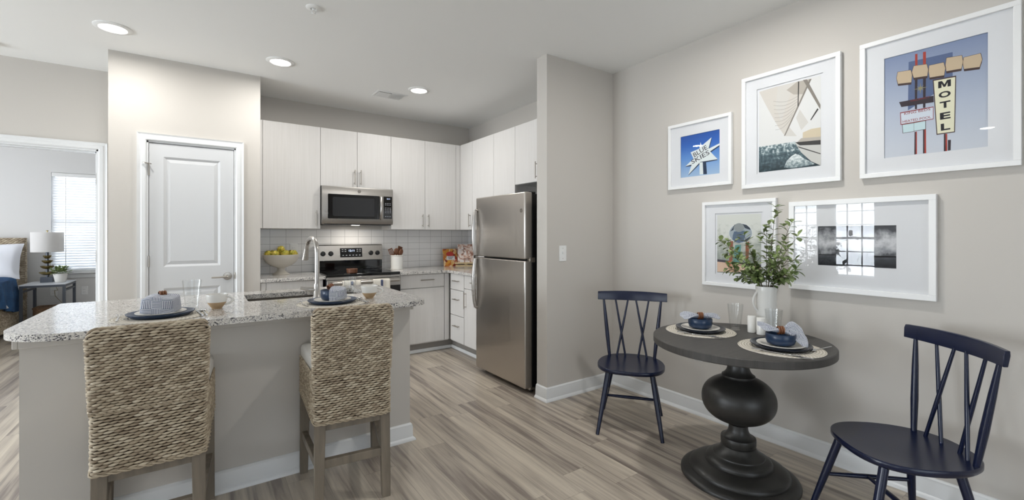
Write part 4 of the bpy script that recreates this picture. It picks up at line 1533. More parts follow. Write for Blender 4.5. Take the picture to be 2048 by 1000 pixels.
# ================================================================== DINING CORNER
TX, TY, TZ, TR = 2.38, 1.265, .750, .440
tb = thing('pedestal_table', 'round charcoal pedestal table with a bulbous turned base', 'table', (TX, TY, 0))
MB().lathe([(0, TZ - .040), (TR - .004, TZ - .040), (TR, TZ - .036), (TR, TZ - .004), (TR - .004, TZ), (0, TZ)], 96).build('tabletop', TABTOP, tb, smooth=35)
bulb = [(.184 * (1 - abs((z_ - .422) / .128) ** 2.2) ** (1 / 2.2), z_) for z_ in [.302 + (.536 - .302) * k / 26 for k in range(27)]]
MB().lathe([(0, .285), (.048, .29), (.058, .297), (.064, .300)] + bulb + [(.081, .541), (.083, .546), (.082, .553), (.075, .557), (.066, .566), (.058, .580), (.053, .60), (.051, .63),
            (.053, .655), (.061, .680), (.075, .698), (.09, .710), (0, .710)], 96).build('turned_column', TABLEM, tb, smooth=50)
MB().lathe([(0, 0), (.288, 0), (.292, .004), (.292, .014), (.288, .021), (.276, .029), (.262, .034), (.248, .036), (.2475, .0362), (.2475, .044), (.244, .052), (.236, .060),
            (.222, .068), (.204, .075), (.184, .080), (.166, .0825), (.1655, .083), (.1655, .093), (.162, .102), (.154, .110), (.142, .117), (.129, .1215), (.1285, .122), (.127, .128),
            (.118, .134), (.106, .142), (.096, .152), (.089, .163), (.085, .171), (.0845, .1715), (.079, .174), (.079, .180), (.0855, .1805), (.087, .184), (.087, .214), (.0855, .218),
            (.0785, .2185), (.070, .224), (.060, .234), (.052, .248), (.048, .264), (.047, .285), (0, .285)], 96).build('pedestal_base', TABLEM, tb, smooth=32)


def seat_outline(n=64):
    pts_ = []
    for k in range(n):
        a = 2 * pi * k / n
        c_, s_ = cos(a), sin(a)
        e = 2 / 2.7
        x = .225 * abs(c_) ** e * (1 if c_ > 0 else -1)
        y = .235 * abs(s_) ** e * (1 if s_ > 0 else -1)
        x *= 1.0 - .16 * max(0, -y / .235) ** 1.3 + .02 * y / .235
        pts_.append((x, y))
    return pts_


def dining_chair(label, loc, rz):
    r_ = thing('dining_chair', label, 'chair', loc, rz, 'navy spindle dining chairs')
    out = seat_outline()
    ZS = .42
    mb = MB()
    # dished seat: rings from the edge in
    rings = [(1.0 - .028, ZS - .028), (1.0, ZS - .020), (1.0, ZS - .004), (.985, ZS), (.9, ZS - .002), (.7, ZS - .006), (.4, ZS - .008), (.02, ZS - .008)]
    vs_ = []
    for sc_, z in rings:
        vs_ += [(x * sc_, y * sc_, z) for x, y in out]
    n = len(out)
    fs = [(i * n + k, i * n + (k + 1) % n, (i + 1) * n + (k + 1) % n, (i + 1) * n + k) for i in range(len(rings) - 1) for k in range(n)]
    fs.append(tuple(reversed(range(n))))
    fs.append(tuple(range((len(rings) - 1) * n, len(rings) * n)))
    mb.add(vs_, fs)
    mb.build('seat', NAVYW, r_, smooth=50)
    for sx_ in (-1, 1):
        for (tx, ty, bx_, by_) in ((.142, .160, .203, .262), (.128, -.112, .207, -.180)):
            t_ = Vector((sx_ * tx, ty, ZS - .026)); b_ = Vector((sx_ * bx_, by_, 0.0))
            MB().tube([t_, t_.lerp(b_, .45), b_], [.0175, .0165, .0115], 16).build('leg', NAVYW, r_, smooth=40)
    zs = .185
    def leg_at(sx_, f):
        tx, ty, bx_, by_ = (.142, .160, .203, .262) if f else (.128, -.112, .207, -.180)
        k = 1 - zs / (ZS - .026)
        return Vector((sx_ * (tx + (bx_ - tx) * k), ty + (by_ - ty) * k, zs))
    for sx_ in (-1, 1):
        a, b = leg_at(sx_, True), leg_at(sx_, False)
        MB().tube([a, a.lerp(b, .5), b], [.008, .0115, .008], 12).build('stretcher', NAVYW, r_, smooth=40)
    a = (leg_at(-1, True) + leg_at(-1, False)) / 2; b = (leg_at(1, True) + leg_at(1, False)) / 2
    MB().tube([a, a.lerp(b, .5), b], [.008, .0115, .008], 12).build('stretcher', NAVYW, r_, smooth=40)
    # crest rail, curved and tilted
    ZT_ = .891
    Wd = .247
    mb = MB()
    vs_ = []; fs = []
    N_ = 24
    for k in range(N_ + 1):
        u = -1 + 2 * k / N_
        x = u * Wd
        yb = -.226 + .046 * u * u
        hz = .030 + .004 * (1 - u * u)
        zc = ZT_ - .034
        sec = [(-.006, -hz), (.010, -hz), (.013, hz * .5), (.009, hz), (-.007, hz), (-.010, hz * .4)]
        for (dy_, dz_) in sec:
            vs_.append((x, yb - dz_ * .10 + dy_, zc + dz_))
    m_ = 6
    fs = [(k * m_ + j, k * m_ + (j + 1) % m_, (k + 1) * m_ + (j + 1) % m_, (k + 1) * m_ + j) for k in range(N_) for j in range(m_)]
    fs += [tuple(range(m_)), tuple(range(N_ * m_, (N_ + 1) * m_))]
    mb.add(vs_, fs)
    mb.build('crest_rail', NAVYW, r_, smooth=35, bevel=.002)
    def rail_pt(x):
        u = x / Wd
        return Vector((x, -.226 + .046 * u * u + .004, ZT_ - .058))
    def seat_pt(x):
        return Vector((x, -.149 - .028 * (1 - (x / .16) ** 2), ZS - .012))
    for sx_ in (-1, 1):
        a, b = seat_pt(sx_ * .158), rail_pt(sx_ * .205)
        MB().tube([a, a.lerp(b, .35), a.lerp(b, .7), b], [.011, .0145, .0125, .008], 14).build('back_post', NAVYW, r_, smooth=40)
        for (p0, p1) in ((.108, .028), (.045, .120)):
            a, b = seat_pt(sx_ * p0), rail_pt(sx_ * p1)
            off_ = Vector((0, .004 if p0 > .1 else -.004, 0))
            MB().tube([a + off_, a.lerp(b, .5) + off_ * 1.0, b + off_], [.0075, .0085, .0065], 10).build('spindle', NAVYW, r_, smooth=40)
    return r_


def face_angle(fx_, fy_):
    return math.atan2(fy_, fx_) - pi / 2


dining_chair('navy wooden spindle-back chair near the room corner, left of the round table', (2.45, 2.061, 0), -4.05)
dining_chair('navy wooden spindle-back chair at the right edge, turned toward the table', (2.445, .592, 0), .823)

# ---- woven counter stools
def spindles(mb, S, nrow, npitch, row0=0, length=1.32, hr=.0054, dr=.0054, rnd=random, wrap=True):
    """S(u, row_f) -> (pos, tangent, up, normal); fills a band with lens shaped woven strands"""
    n = npitch
    for j in range(nrow):
        ph = .5 if (j + row0) % 2 else 0
        for i in range(n):
            u0 = (i + ph) / n
            if not wrap and (u0 + .2 / n > 1 or u0 < .2 / n):
                continue
            L = length / n * rnd.uniform(.92, 1.1)
            tilt = rnd.uniform(.05, .24)
            fat = rnd.uniform(.85, 1.15)
            tn = rnd.uniform(.15, 1.0)
            oz = rnd.uniform(-.06, .06)
            secs = [(-.5, .18), (-.30, .68), (-.1, 1.0), (.12, .98), (.32, .64), (.5, .16)]
            base = len(mb.v)
            K = 6
            for (f, rr_) in secs:
                uu = u0 + f * L
                if wrap:
                    uu %= 1.0
                else:
                    uu = min(max(uu, 0), 1)
                p, tg, up, nm = S(uu, (j + .5 + oz + tilt * f * 1.6) / nrow)
                lift = .0015 + .0042 * cos(pi * f) - .0006
                for k in range(K):
                    a = 2 * pi * k / K
                    q = p + nm * (lift + dr * rr_ * fat * sin(a)) + up * (hr * rr_ * fat * cos(a))
                    mb.v.append(q[:])
                    mb.tone.append(tn)
            for s_ in range(len(secs) - 1):
                for k in range(K):
                    k2 = (k + 1) % K
                    mb.f.append((base + s_ * K + k, base + s_ * K + k2, base + (s_ + 1) * K + k2, base + (s_ + 1) * K + k))
                    mb.m.append(0)
            mb.f.append(tuple(base + k for k in range(K))); mb.m.append(0)
            e_ = base + (len(secs) - 1) * K
            mb.f.append(tuple(e_ + k for k in range(K))); mb.m.append(0)


def loop_fn(poly):
    """arclength parametrised closed polygon -> f(u) = pos2d, tangent2d"""
    P = [Vector(p) for p in poly]
    n = len(P)
    ds = [0]
    for i in range(n):
        ds.append(ds[-1] + (P[(i + 1) % n] - P[i]).length)
    T = ds[-1]

    def f(u):
        s_ = (u % 1.0) * T
        lo, hi = 0, n
        while hi - lo > 1:
            md_ = (lo + hi) // 2
            if ds[md_] <= s_:
                lo = md_
            else:
                hi = md_
        a, b = P[lo], P[(lo + 1) % n]
        k = (s_ - ds[lo]) / max(ds[lo + 1] - ds[lo], 1e-9)
        return a.lerp(b, k), (b - a).normalized()
    return f, T


def counter_stool(label, loc, rz):
    r_ = thing('counter_stool', label, 'stool', loc, rz, 'woven counter stools at the island')
    rnd = random.Random(11)
    yb0 = -.242      # outer back face
    # wooden legs
    for sx_ in (-1, 1):
        for (x, y, top) in ((.150, -.213, .44), (.186, .205, .47)):
            w0, w1 = .0245, .020
            t_ = (sx_ * x, y, top); b_ = (sx_ * (x + .006), y + (-.014 if y < 0 else .006), 0)
            vs_ = []
            for (c_, w_) in ((b_, w1), (t_, w0)):
                vs_ += [(c_[0] - w_, c_[1] - w_, c_[2]), (c_[0] + w_, c_[1] - w_, c_[2]), (c_[0] + w_, c_[1] + w_, c_[2]), (c_[0] - w_, c_[1] + w_, c_[2])]
            m_ = MB()
            m_.add(vs_, [(0, 3, 2, 1), (4, 5, 6, 7), (0, 1, 5, 4), (1, 2, 6, 5), (2, 3, 7, 6), (3, 0, 4, 7)])
            m_.build('leg', STOOLW, r_, smooth=0, bevel=.003)
    MB().box(-.135, .135, -.232, -.200, .205, .245).build('stretcher', STOOLW, r_, smooth=0, bevel=.003)
    MB().box(-.170, .170, .190, .222, .285, .325).build('stretcher', STOOLW, r_, smooth=0, bevel=.003)
    for sx_ in (-1, 1):
        a_ = Vector((sx_ * .155, -.20, .215)); b_ = Vector((sx_ * .190, .20, .215))
        vs_ = []
        for c_ in (a_, b_):
            vs_ += [(c_.x - .014, c_.y, c_.z - .02), (c_.x + .014, c_.y, c_.z - .02), (c_.x + .014, c_.y, c_.z + .02), (c_.x - .014, c_.y, c_.z + .02)]
        m_ = MB()
        m_.add(vs_, [(0, 3, 2, 1), (4, 5, 6, 7), (0, 1, 5, 4), (1, 2, 6, 5), (2, 3, 7, 6), (3, 0, 4, 7)])
        m_.build('stretcher', STOOLW, r_, smooth=0, bevel=.003)
    MB().box(-.128, .128, -.232, -.200, .385, .44).build('apron', STOOLW, r_, smooth=0, bevel=.002)
    # woven seat skirt: trapezoid loop
    poly = rrect_trap(.172, .205, yb0, .232, .022)
    f, T = loop_fn(poly)
    def zlo(y):
        return .425 + .04 * (y - yb0) / .47
    def Sseat(u, v):
        p, tg = f(u)
        z0 = zlo(p.y)
        z = z0 + (.650 - z0) * v
        t3 = Vector((tg.x, tg.y, 0))
        return Vector((p.x, p.y, z)), t3, Vector((0, 0, 1)), Vector((tg.y, -tg.x, 0))
    mb = MB()
    spindles(mb, Sseat, 20, 58, rnd=rnd)
    sw = mb.build('woven_seat', WEAVE, r_, smooth=60)
    core = MB()
    n_ = len(poly)
    ins = [(x * .985, (y + .005) * .985 - .005) for x, y in poly]
    vs_ = [(x, y, zlo(y) + .004) for x, y in ins] + [(x, y, .638) for x, y in ins]
    core.add(vs_, [tuple(reversed(range(n_))), tuple(range(n_, 2 * n_))] + [(i, (i + 1) % n_, (i + 1) % n_ + n_, i + n_) for i in range(n_)])
    core.build('core', WCORE, sw, smooth=0)
    # twisted rim cords
    cord = MB()
    for (dz, ph) in ((0, 0), (.006, pi)):
        pts_ = []
        for k in range(180):
            p, tg = f(k / 180)
            nrm = Vector((tg.y, -tg.x))
            w_ = .004 * sin(k * .9 + ph)
            pts_.append((p.x + nrm.x * (.006 + w_), p.y + nrm.y * (.006 + w_), zlo(p.y) - .002 + .004 * cos(k * .9 + ph)))
        pts_.append(pts_[0])
        cord.tube(pts_, .0034, 6, cap=False)
    cord.tone = [.55] * len(cord.v)
    cord.build('rim_cord', WEAVE, sw, smooth=60)
    # back panel: rings round the panel, then rows rolling over the top
    poly2 = rrect(-.176, .176, yb0, yb0 + .062, .020, 5)
    f2, T2 = loop_fn(poly2)
    ZS_ = .934
    def Sback(u, v):
        p, tg = f2(u)
        z = .650 + (ZS_ - .650) * v
        k = 1.0 + .035 * v
        t3 = Vector((tg.x, tg.y, 0))
        return Vector((p.x * k, p.y - .030 * v, z)), t3, Vector((0, 0, 1)), Vector((tg.y, -tg.x, 0))
    mb = MB()
    spindles(mb, Sback, 27, 32, rnd=rnd)
    def Stop(u, v):
        a = pi * v
        e = abs(2 * u - 1)
        sh = 1 - .55 * max(0, (e - .86) / .14) ** 2
        x = (-.184 + .368 * u)
        yc = yb0 + .031 - .030
        return (Vector((x, yc - .030 * cos(a) * (.85 + .15 * sh), ZS_ + .027 * sin(a) * sh)), Vector((1, 0, 0)),
                Vector((0, sin(a), cos(a))), Vector((0, -cos(a), sin(a))))
    spindles(mb, Stop, 9, 13, rnd=rnd, wrap=False)
    bk = mb.build('woven_backrest', WEAVE, r_, smooth=60)
    core = MB()
    n_ = len(poly2)
    c2 = [(x * .97, yb0 + .031 + (y - yb0 - .031) * .88) for x, y in poly2]
    vs_ = [(x, y, .646) for x, y in c2] + [(x * 1.035, y - .030, .937) for x, y in c2]
    core.add(vs_, [tuple(reversed(range(n_))), tuple(range(n_, 2 * n_))] + [(i, (i + 1) % n_, (i + 1) % n_ + n_, i + n_) for i in range(n_)])
    core.tube([(-.172, yb0 + .001, ZS_), (.172, yb0 + .001, ZS_)], .0255, 16)
    core.build('core', WCORE, bk, smooth=30)
    cord = MB()
    for ph in (0, pi):
        pts_ = [( -.178 + .356 * k / 70, yb0 - .007 - .003 * sin(k * .9 + ph), .652 + .004 * cos(k * .9 + ph)) for k in range(71)]
        cord.tube(pts_, .003, 6)
    cord.tone = [.45] * len(cord.v)
    cord.build('cross_cord', WEAVE, bk, smooth=60)
    # cushion
    mb = MB()
    cpoly = rrect_trap(.172, .207, yb0 + .045, .238, .03, 6)
    rings = [(.98, .636), (1.0, .650), (1.005, .690), (.985, .704), (.93, .712), (.6, .718), (.02, .720)]
    n_ = len(cpoly)
    cy_ = .03
    vs_ = []
    for sc_, z in rings:
        vs_ += [(x * sc_, cy_ + (y - cy_) * sc_, z) for x, y in cpoly]
    fs = [(i * n_ + k, i * n_ + (k + 1) % n_, (i + 1) * n_ + (k + 1) % n_, (i + 1) * n_ + k) for i in range(len(rings) - 1) for k in range(n_)]
    fs += [tuple(reversed(range(n_))), tuple(range((len(rings) - 1) * n_, len(rings) * n_))]
    mb.add(vs_, fs)
    mb.build('cushion', FABW, r_, smooth=60)
    return r_


def rrect_trap(wb, wf, y0, y1, r, n=5):
    """trapezoid, half width wb at y0 and wf at y1, rounded corners, counter-clockwise"""
    base_ = rrect(-1, 1, y0, y1, r, n)
    out_ = []
    pts_ = []
    for (sx_, sy_, a0) in ((1, 0, -pi / 2), (1, 1, 0), (-1, 1, pi / 2), (-1, 0, pi)):
        w_ = wf if sy_ else wb
        y_ = y1 - r if sy_ else y0 + r
        x_ = sx_ * (w_ - r)
        for k in range(n + 1):
            an = a0 + pi / 2 * k / n
            pts_.append((x_ + r * cos(an), y_ + r * sin(an)))
    # subdivide long edges so the loop follows the sloping hem
    for i, p in enumerate(pts_):
        q = pts_[(i + 1) % len(pts_)]
        out_.append(p)
        L = math.hypot(q[0] - p[0], q[1] - p[1])
        m_ = int(L / .05)
        for k in range(1, m_ + 1):
            out_.append((p[0] + (q[0] - p[0]) * k / (m_ + 1), p[1] + (q[1] - p[1]) * k / (m_ + 1)))
    return out_


st1 = counter_stool('woven high-back counter stool at the left end of the island', (-.172, 2.452, 0), 0)
dup(st1, (.618, 2.434, 0), radians(-6), 'woven high-back counter stool at the right end of the island')


# ================================================================== TABLEWARE
def plate_mesh(R, h, flat=.62, th=.004):
    return [(0, th), (R * flat, th), (R * flat + .006, th + .001), (R - .006, h - .002), (R, h), (R + .001, h - .002), (R - .002, h - .006), (R * flat + .006, .0), (0, .0)]


def placemat(label, loc):
    o_ = MB().lathe([(0, 0), (.188, 0), (.190, .002), (.188, .0045), (0, .0045)], 72).build('placemat', MATM, None, smooth=40, loc=loc)
    return tag(o_, label, 'placemat', 'round braided placemats')


def fork(label, loc, rz):
    o_ = MB()
    pts_ = [(0, -.10, .006), (0, -.04, .004), (0, .02, .005), (0, .045, .010), (0, .06, .012)]
    o_.tube(pts_, [.0045, .0035, .0025, .003, .008], 8, flat=.35)
    for k in range(4):
        x = -.009 + k * .006
        o_.tube([(x * .8, .058, .012), (x, .075, .010), (x, .10, .012)], [.0018, .0016, .0010], 6)
    b_ = o_.build('fork', SILVER, None, smooth=50, loc=loc)
    b_.rotation_euler = (0, 0, rz)
    return tag(b_, label, 'fork', 'forks of the place settings')


def knife(label, loc, rz):
    o_ = MB()
    o_.tube([(0, -.11, .004), (0, -.06, .004), (0, -.01, .004)], [.0055, .005, .0035], 8, flat=.6)
    o_.prism([(-.003, -.012), (.004, -.012), (.009, .01), (.009, .08), (.002, .11), (-.003, .10)], .003, .0045)
    b_ = o_.build('knife', SILVER, None, smooth=40, loc=loc)
    b_.rotation_euler = (0, 0, rz)
    return tag(b_, label, 'knife', 'knives of the place settings')


def spoon(label, loc, rz):
    o_ = MB()
    o_.tube([(0, -.10, .005), (0, -.03, .004), (0, .04, .006)], [.0045, .0035, .002], 8, flat=.35)
    o_.sphere((0, .062, .007), .024, 14, 8, sc=(.72, 1, .22))
    b_ = o_.build('spoon', SILVER, None, smooth=60, loc=loc)
    b_.rotation_euler = (0, 0, rz)
    return tag(b_, label, 'spoon', 'spoons of the place settings')


def navy_plate(label, loc, m=None):
    o_ = MB().lathe(plate_mesh(.134, .020, .78, .005), 64).build('dinner_plate', m or NAVYG, None, smooth=50, loc=loc)
    return tag(o_, label, 'plate', 'navy dinner plates')


def cream_plate(label, loc, R=.105):
    o_ = MB().lathe(plate_mesh(R, .014, .66, .004), 56).build('salad_plate', PLW, None, smooth=50, loc=loc)
    return tag(o_, label, 'plate', 'cream salad plates')


def navy_bowl(label, loc, R=.066, h=.058):
    o_ = MB().lathe([(0, .004), (R * .55, .004), (R * .85, .014), (R * .94, h * .5), (R * .95, h - .002), (R * .975, h), (R, h - .002), (R, h * .45), (R * .9, h * .15), (R * .62, 0), (0, 0)],
                    48).build('cereal_bowl', NAVYG, None, smooth=50, loc=loc)
    return tag(o_, label, 'bowl', 'navy bowls on the plates')


def tumbler(label, loc, h=.152, r0=.029, r1=.043):
    ri0, ri1 = r0 - .003, r1 - .0022
    o_ = MB()
    o_.lathe([(0, .012), (ri0 * .9, .012), (ri0, .016), (ri0 + (ri1 - ri0) * .5, h * .5), (ri1, h), (r1 - .001, h + .0008), (r1, h), (r0 + (r1 - r0) * .5 + .0006, h * .5), (r0 + .0002, .014), (r0 - .001, .001), (0, .0)], 48)
    b_ = o_.build('glass_tumbler', TGLASS, None, smooth=50, loc=loc)
    return tag(b_, label, 'glass', 'clear tapered drinking glasses')


def napkin_ring(label, loc, rot, R=.019, L=.030):
    o_ = MB()
    for k in range(3):
        x = -L / 2 + (k + .5) * L / 3
        prof = [(R - .003, -L / 6), (R, -L / 6 + .001), (R + .0022, 0), (R, L / 6 - .001), (R - .003, L / 6)]
        M = Matrix.Rotation(pi / 2, 4, 'Y')
        o_.lathe([(p[0], p[1] + x) for p in prof], 28, M=M)
    b_ = o_.build('napkin_ring', RINGW, None, smooth=50, loc=loc)
    b_.rotation_euler = rot
    return tag(b_, label, 'napkin ring', 'wooden napkin rings')


def bow_napkin(label, loc, rz, left, right):
    """napkin pulled through a ring lying along local x; wings (length, half width, droop, curl)"""
    mb = MB()
    for sgn, (L, W, droop, skew, slope) in ((-1, left), (1, right)):
        def fn(u, v, sgn=sgn, L=L, W=W, droop=droop, skew=skew, slope=slope):
            s_ = u
            t_ = v * 2 - 1
            w = .011 + (W - .011) * min(1, s_ * 1.35) ** .8 * (1 - .25 * max(0, s_ - .8) * 5 * abs(t_))
            fold = (1 - s_ * .7) * .010 * cos(t_ * pi * 2.5) + .005 * sin(t_ * 6 + s_ * 4) * s_
            x = sgn * L * s_ * (1 - .12 * t_ * t_ * s_)
            y = w * t_ + skew * s_
            z = .006 * sin(min(1, s_ * 2) * pi / 2) - droop * s_ ** 2.2 + fold
            z += slope * y * min(1, s_ * 2)
            return (x, y * (1 - .3 * slope), z)
        u0 = 0.0 if sgn < 0 else 6.0
        mb.grid(fn, 28, 28, uv=lambda u, v, s=sgn: ((.5 + .5 * u * s), v))
    b_ = mb.build('napkin', NAPK, None, smooth=80, loc=loc, solid=.0016)
    b_.rotation_euler = (0, 0, rz)
    return tag(b_, label, 'napkin', 'blue striped napkins')


# two settings on the round table
CAMD = math.atan2(-TY, -TX)
for (cx_, cy_, who, rzn) in ((2.38, 1.49, 'left', radians(-38)), (2.345, 1.035, 'right', radians(-42))):
    z = TZ
    w_ = 'at the %s setting on the round table' % who
    placemat('round cream braided placemat ' + w_, (cx_, cy_, z))
    z += .0046
    navy_plate('dark navy dinner plate ' + w_, (cx_, cy_, z), NAVYD)
    cream_plate('cream salad plate ' + w_, (cx_, cy_, z + .0085))
    navy_bowl('navy bowl ' + w_, (cx_, cy_, z + .013))
    zt = z + .013 + .058
    if who == 'left':
        bow_napkin('striped napkin spread over the bowl ' + w_, (cx_, cy_, zt + .012), rzn, (.112, .042, .010, .008, .28), (.112, .034, .008, -.004, .22))
    else:
        bow_napkin('striped napkin spilling over the bowl rim ' + w_, (cx_, cy_, zt + .010), rzn, (.100, .042, -.012, .015, .30), (.112, .070, .016, -.016, .72))
    napkin_ring('brown wooden ring round the napkin ' + w_, (cx_, cy_, zt + .014), (0, 0, rzn))
    # cutlery on the camera side of each plate
    f_ = Vector((cx_, cy_)).normalized()
    sd_ = Vector((f_.y, -f_.x))
    p_ = Vector((cx_, cy_)) - f_ * .150
    an = math.atan2(sd_.y, sd_.x) - pi / 2
    fork('silver fork ' + w_, (p_.x - .02 * sd_.x, p_.y - .02 * sd_.y, z), an - .10 + pi)
    knife('silver knife ' + w_, (p_.x + .02 * sd_.x - .02 * f_.x * 0, p_.y + .02 * sd_.y, z), an - .25)
spoon('silver spoon on the far right of the round table', (2.45, .905, TZ + .0046), radians(82))

tumbler('clear glass tumbler beside the shakers, left of the pitcher', (2.585, 1.392, TZ))
tumbler('clear glass tumbler in front of the pitcher, right of the shakers', (2.560, 1.165, TZ))
sh = MB().lathe([(0, 0), (.020, 0), (.022, .002), (.022, .092), (.0195, .0955), (0, .0965)], 32).build('shaker', CERW, None, smooth=40, loc=(2.592, 1.300, TZ))
tag(sh, 'white cylindrical shaker on the round table, the left of two', 'shaker', 'salt and pepper shakers')
sh2 = sh.copy(); COL.objects.link(sh2); sh2.location = (2.575, 1.240, TZ)
sh2['label'] = 'white cylindrical shaker on the round table, the right of two'
pt = thing('ceramic_pitcher', 'tall white ceramic pitcher holding leafy branches on the round table', 'pitcher', (2.700, 1.270, TZ), radians(55))
MB().lathe([(0, .004), (.050, .006), (.050, .03), (.047, .12), (.050, .225), (.054, .262), (.0565, .263), (.0575, .260), (.054, .225), (.051, .12), (.0545, .03), (.055, .006), (.052, 0), (0, 0)],
           48).build('jug_body', CERW, pt, smooth=50)
pts = [(0, .050, .235)] + [(0, .052 + .027 * sin(pi * k / 8), .235 - .120 * k / 8) for k in range(1, 8)] + [(0, .050, .115)]
MB().tube(pts, .0075, 12, flat=.7).build('handle', CERW, pt, smooth=60)

# branches
br = thing('leafy_branches', 'green leafy branches arranged in the white pitcher', 'foliage', (2.700, 1.270, TZ + .10))
rnd = random.Random(5)
tips = [(-.09, .02, .225), (.03, -.07, .215), (-.05, .09, .23), (-.10, -.10, .615), (-.06, -.03, .50), (-.10, .22, .42), (-.02, .12, .46), (-.12, -.215, .45), (-.03, -.15, .53), (-.14, .13, .34), (.02, -.02, .42), (-.14, -.12, .36),
        (-.15, .04, .30), (.04, .10, .34), (.05, -.10, .33), (-.10, .17, .26), (-.08, -.19, .27)]
stems = MB(); leaves = MB()


def leaf(mb, p, d, nrm, L, W):
    d = d.normalized()
    s_ = d.cross(nrm)
    if s_.length < 1e-4:
        s_ = d.orthogonal()
    s_.normalize()
    n2 = s_.cross(d).normalized()
    if n2.z < 0:
        n2 = -n2
    rows = [(0, .05), (.25, .62), (.58, 1.0), (.84, .72), (1.0, .05)]
    vs_ = []
    for (f, w) in rows:
        c_ = p + d * (L * f) - n2 * (L * .22 * f * f)
        for e in (-1, 0, 1):
            vs_.append(c_ + s_ * (W * w * e) + n2 * (W * .28 * abs(e) * w))
    fs = []
    for i in range(4):
        fs += [(i * 3, i * 3 + 1, i * 3 + 4, i * 3 + 3), (i * 3 + 1, i * 3 + 2, i * 3 + 5, i * 3 + 4)]
    mb.add(vs_, fs)


for (tx, ty, tz) in tips:
    base_ = Vector((rnd.uniform(-.015, .015), rnd.uniform(-.015, .015), -.06))
    dh = Vector((tx, ty, 0))
    rim = dh.normalized() * min(.034, dh.length * .4) + Vector((0, 0, .165))
    tip = Vector((tx, ty, tz))
    mid = rim + dh * .30 + Vector((0, 0, (tz - .165) * .62))
    P = []
    N_ = 16
    for k in range(N_ + 1):
        if k <= 4:
            P.append(base_.lerp(rim, k / 4))
        else:
            f = (k - 4) / (N_ - 4)
            P.append(rim.lerp(mid, f).lerp(mid.lerp(tip, f), f))
    stems.tube(P, [.0024 * (1 - .6 * k / N_) for k in range(N_ + 1)], 6)
    L_ = sum((P[k + 1] - P[k]).length for k in range(N_))
    for k in range(5, N_ + 1):
        f = k / N_
        if P[k].z < .172 or (P[k].z > .24 and rnd.random() < .18):
            continue
        d = (P[min(k + 1, N_)] - P[k - 1]).normalized()
        side = d.orthogonal().normalized()
        a0 = k * 2.4 + tx * 30
        nb = 2 if k < N_ else 4
        # small side twig carrying a whorl
        if k % 2 == 0 and k < N_:
            ax_ = (Matrix.Rotation(a0, 3, d) @ side)
            e_ = P[k] + (ax_ * .8 + d * .7).normalized() * rnd.uniform(.025, .055)
            stems.tube([P[k], e_], [.0012, .0009], 5)
            q0, dd = e_, (e_ - P[k]).normalized()
            for j in range(3):
                ax2 = (Matrix.Rotation(j * 1.57 + rnd.uniform(0, .6), 3, dd) @ dd.orthogonal().normalized())
                dr_ = (ax2 * .8 + dd * .5 + Vector((0, 0, .12)))
                leaf(leaves, q0, dr_, Vector((0, 0, 1)), rnd.uniform(.030, .046), rnd.uniform(.010, .0145))
        for j in range(nb):
            ax_ = (Matrix.Rotation(a0 + j * 2 * pi / nb + rnd.uniform(-.4, .4), 3, d) @ side)
            dr_ = (ax_ * .85 + d * .5)
            leaf(leaves, P[k] + dr_ * .004, dr_, Vector((0, 0, 1)), rnd.uniform(.032, .050), rnd.uniform(.010, .0155))
stems.build('stems', STEMM, br, smooth=50)
leaves.build('leaves', LEAF, br, smooth=60)

# ---- settings on the island
IZ = .914


def drape_napkin(label, loc, a0, a1, R, ztop, zlow, seed, twist=0., sq=.35):
    rn = random.Random(seed)
    ph = rn.uniform(0, 6)
    mb = MB()
    def fn(u, v):
        a = a0 + (a1 - a0) * u
        # squarish outline
        k = 1 / max(abs(cos(a + twist)), abs(sin(a + twist)))
        k = 1 + (k - 1) * sq
        if v < .45:
            f = v / .45
            r = R * f * k
            z = ztop + .012 * (1 - f) - .006 * f ** 3 + .006 * sin(a * 3 + ph) * f
        else:
            f = (v - .45) / .55
            r = R * (1 + .06 * sin(f * pi / 2) + .035 * sin(a * 5 + ph) * f) * k
            hem = zlow + .006 * sin(a * 2 + ph)
            z = ztop - .006 - (ztop - .006 - hem) * f + .004 * sin(a * 3 + ph) * (1 - f)
        return (r * cos(a), r * sin(a), z)
    mb.grid(fn, 60, 26, uv=lambda u, v: (u * abs(a1 - a0) / 3.2, v * .62))
    b_ = mb.build('napkin', NAPK, None, smooth=70, loc=loc, solid=.0015)
    return tag(b_, label, 'napkin', 'blue striped napkins')


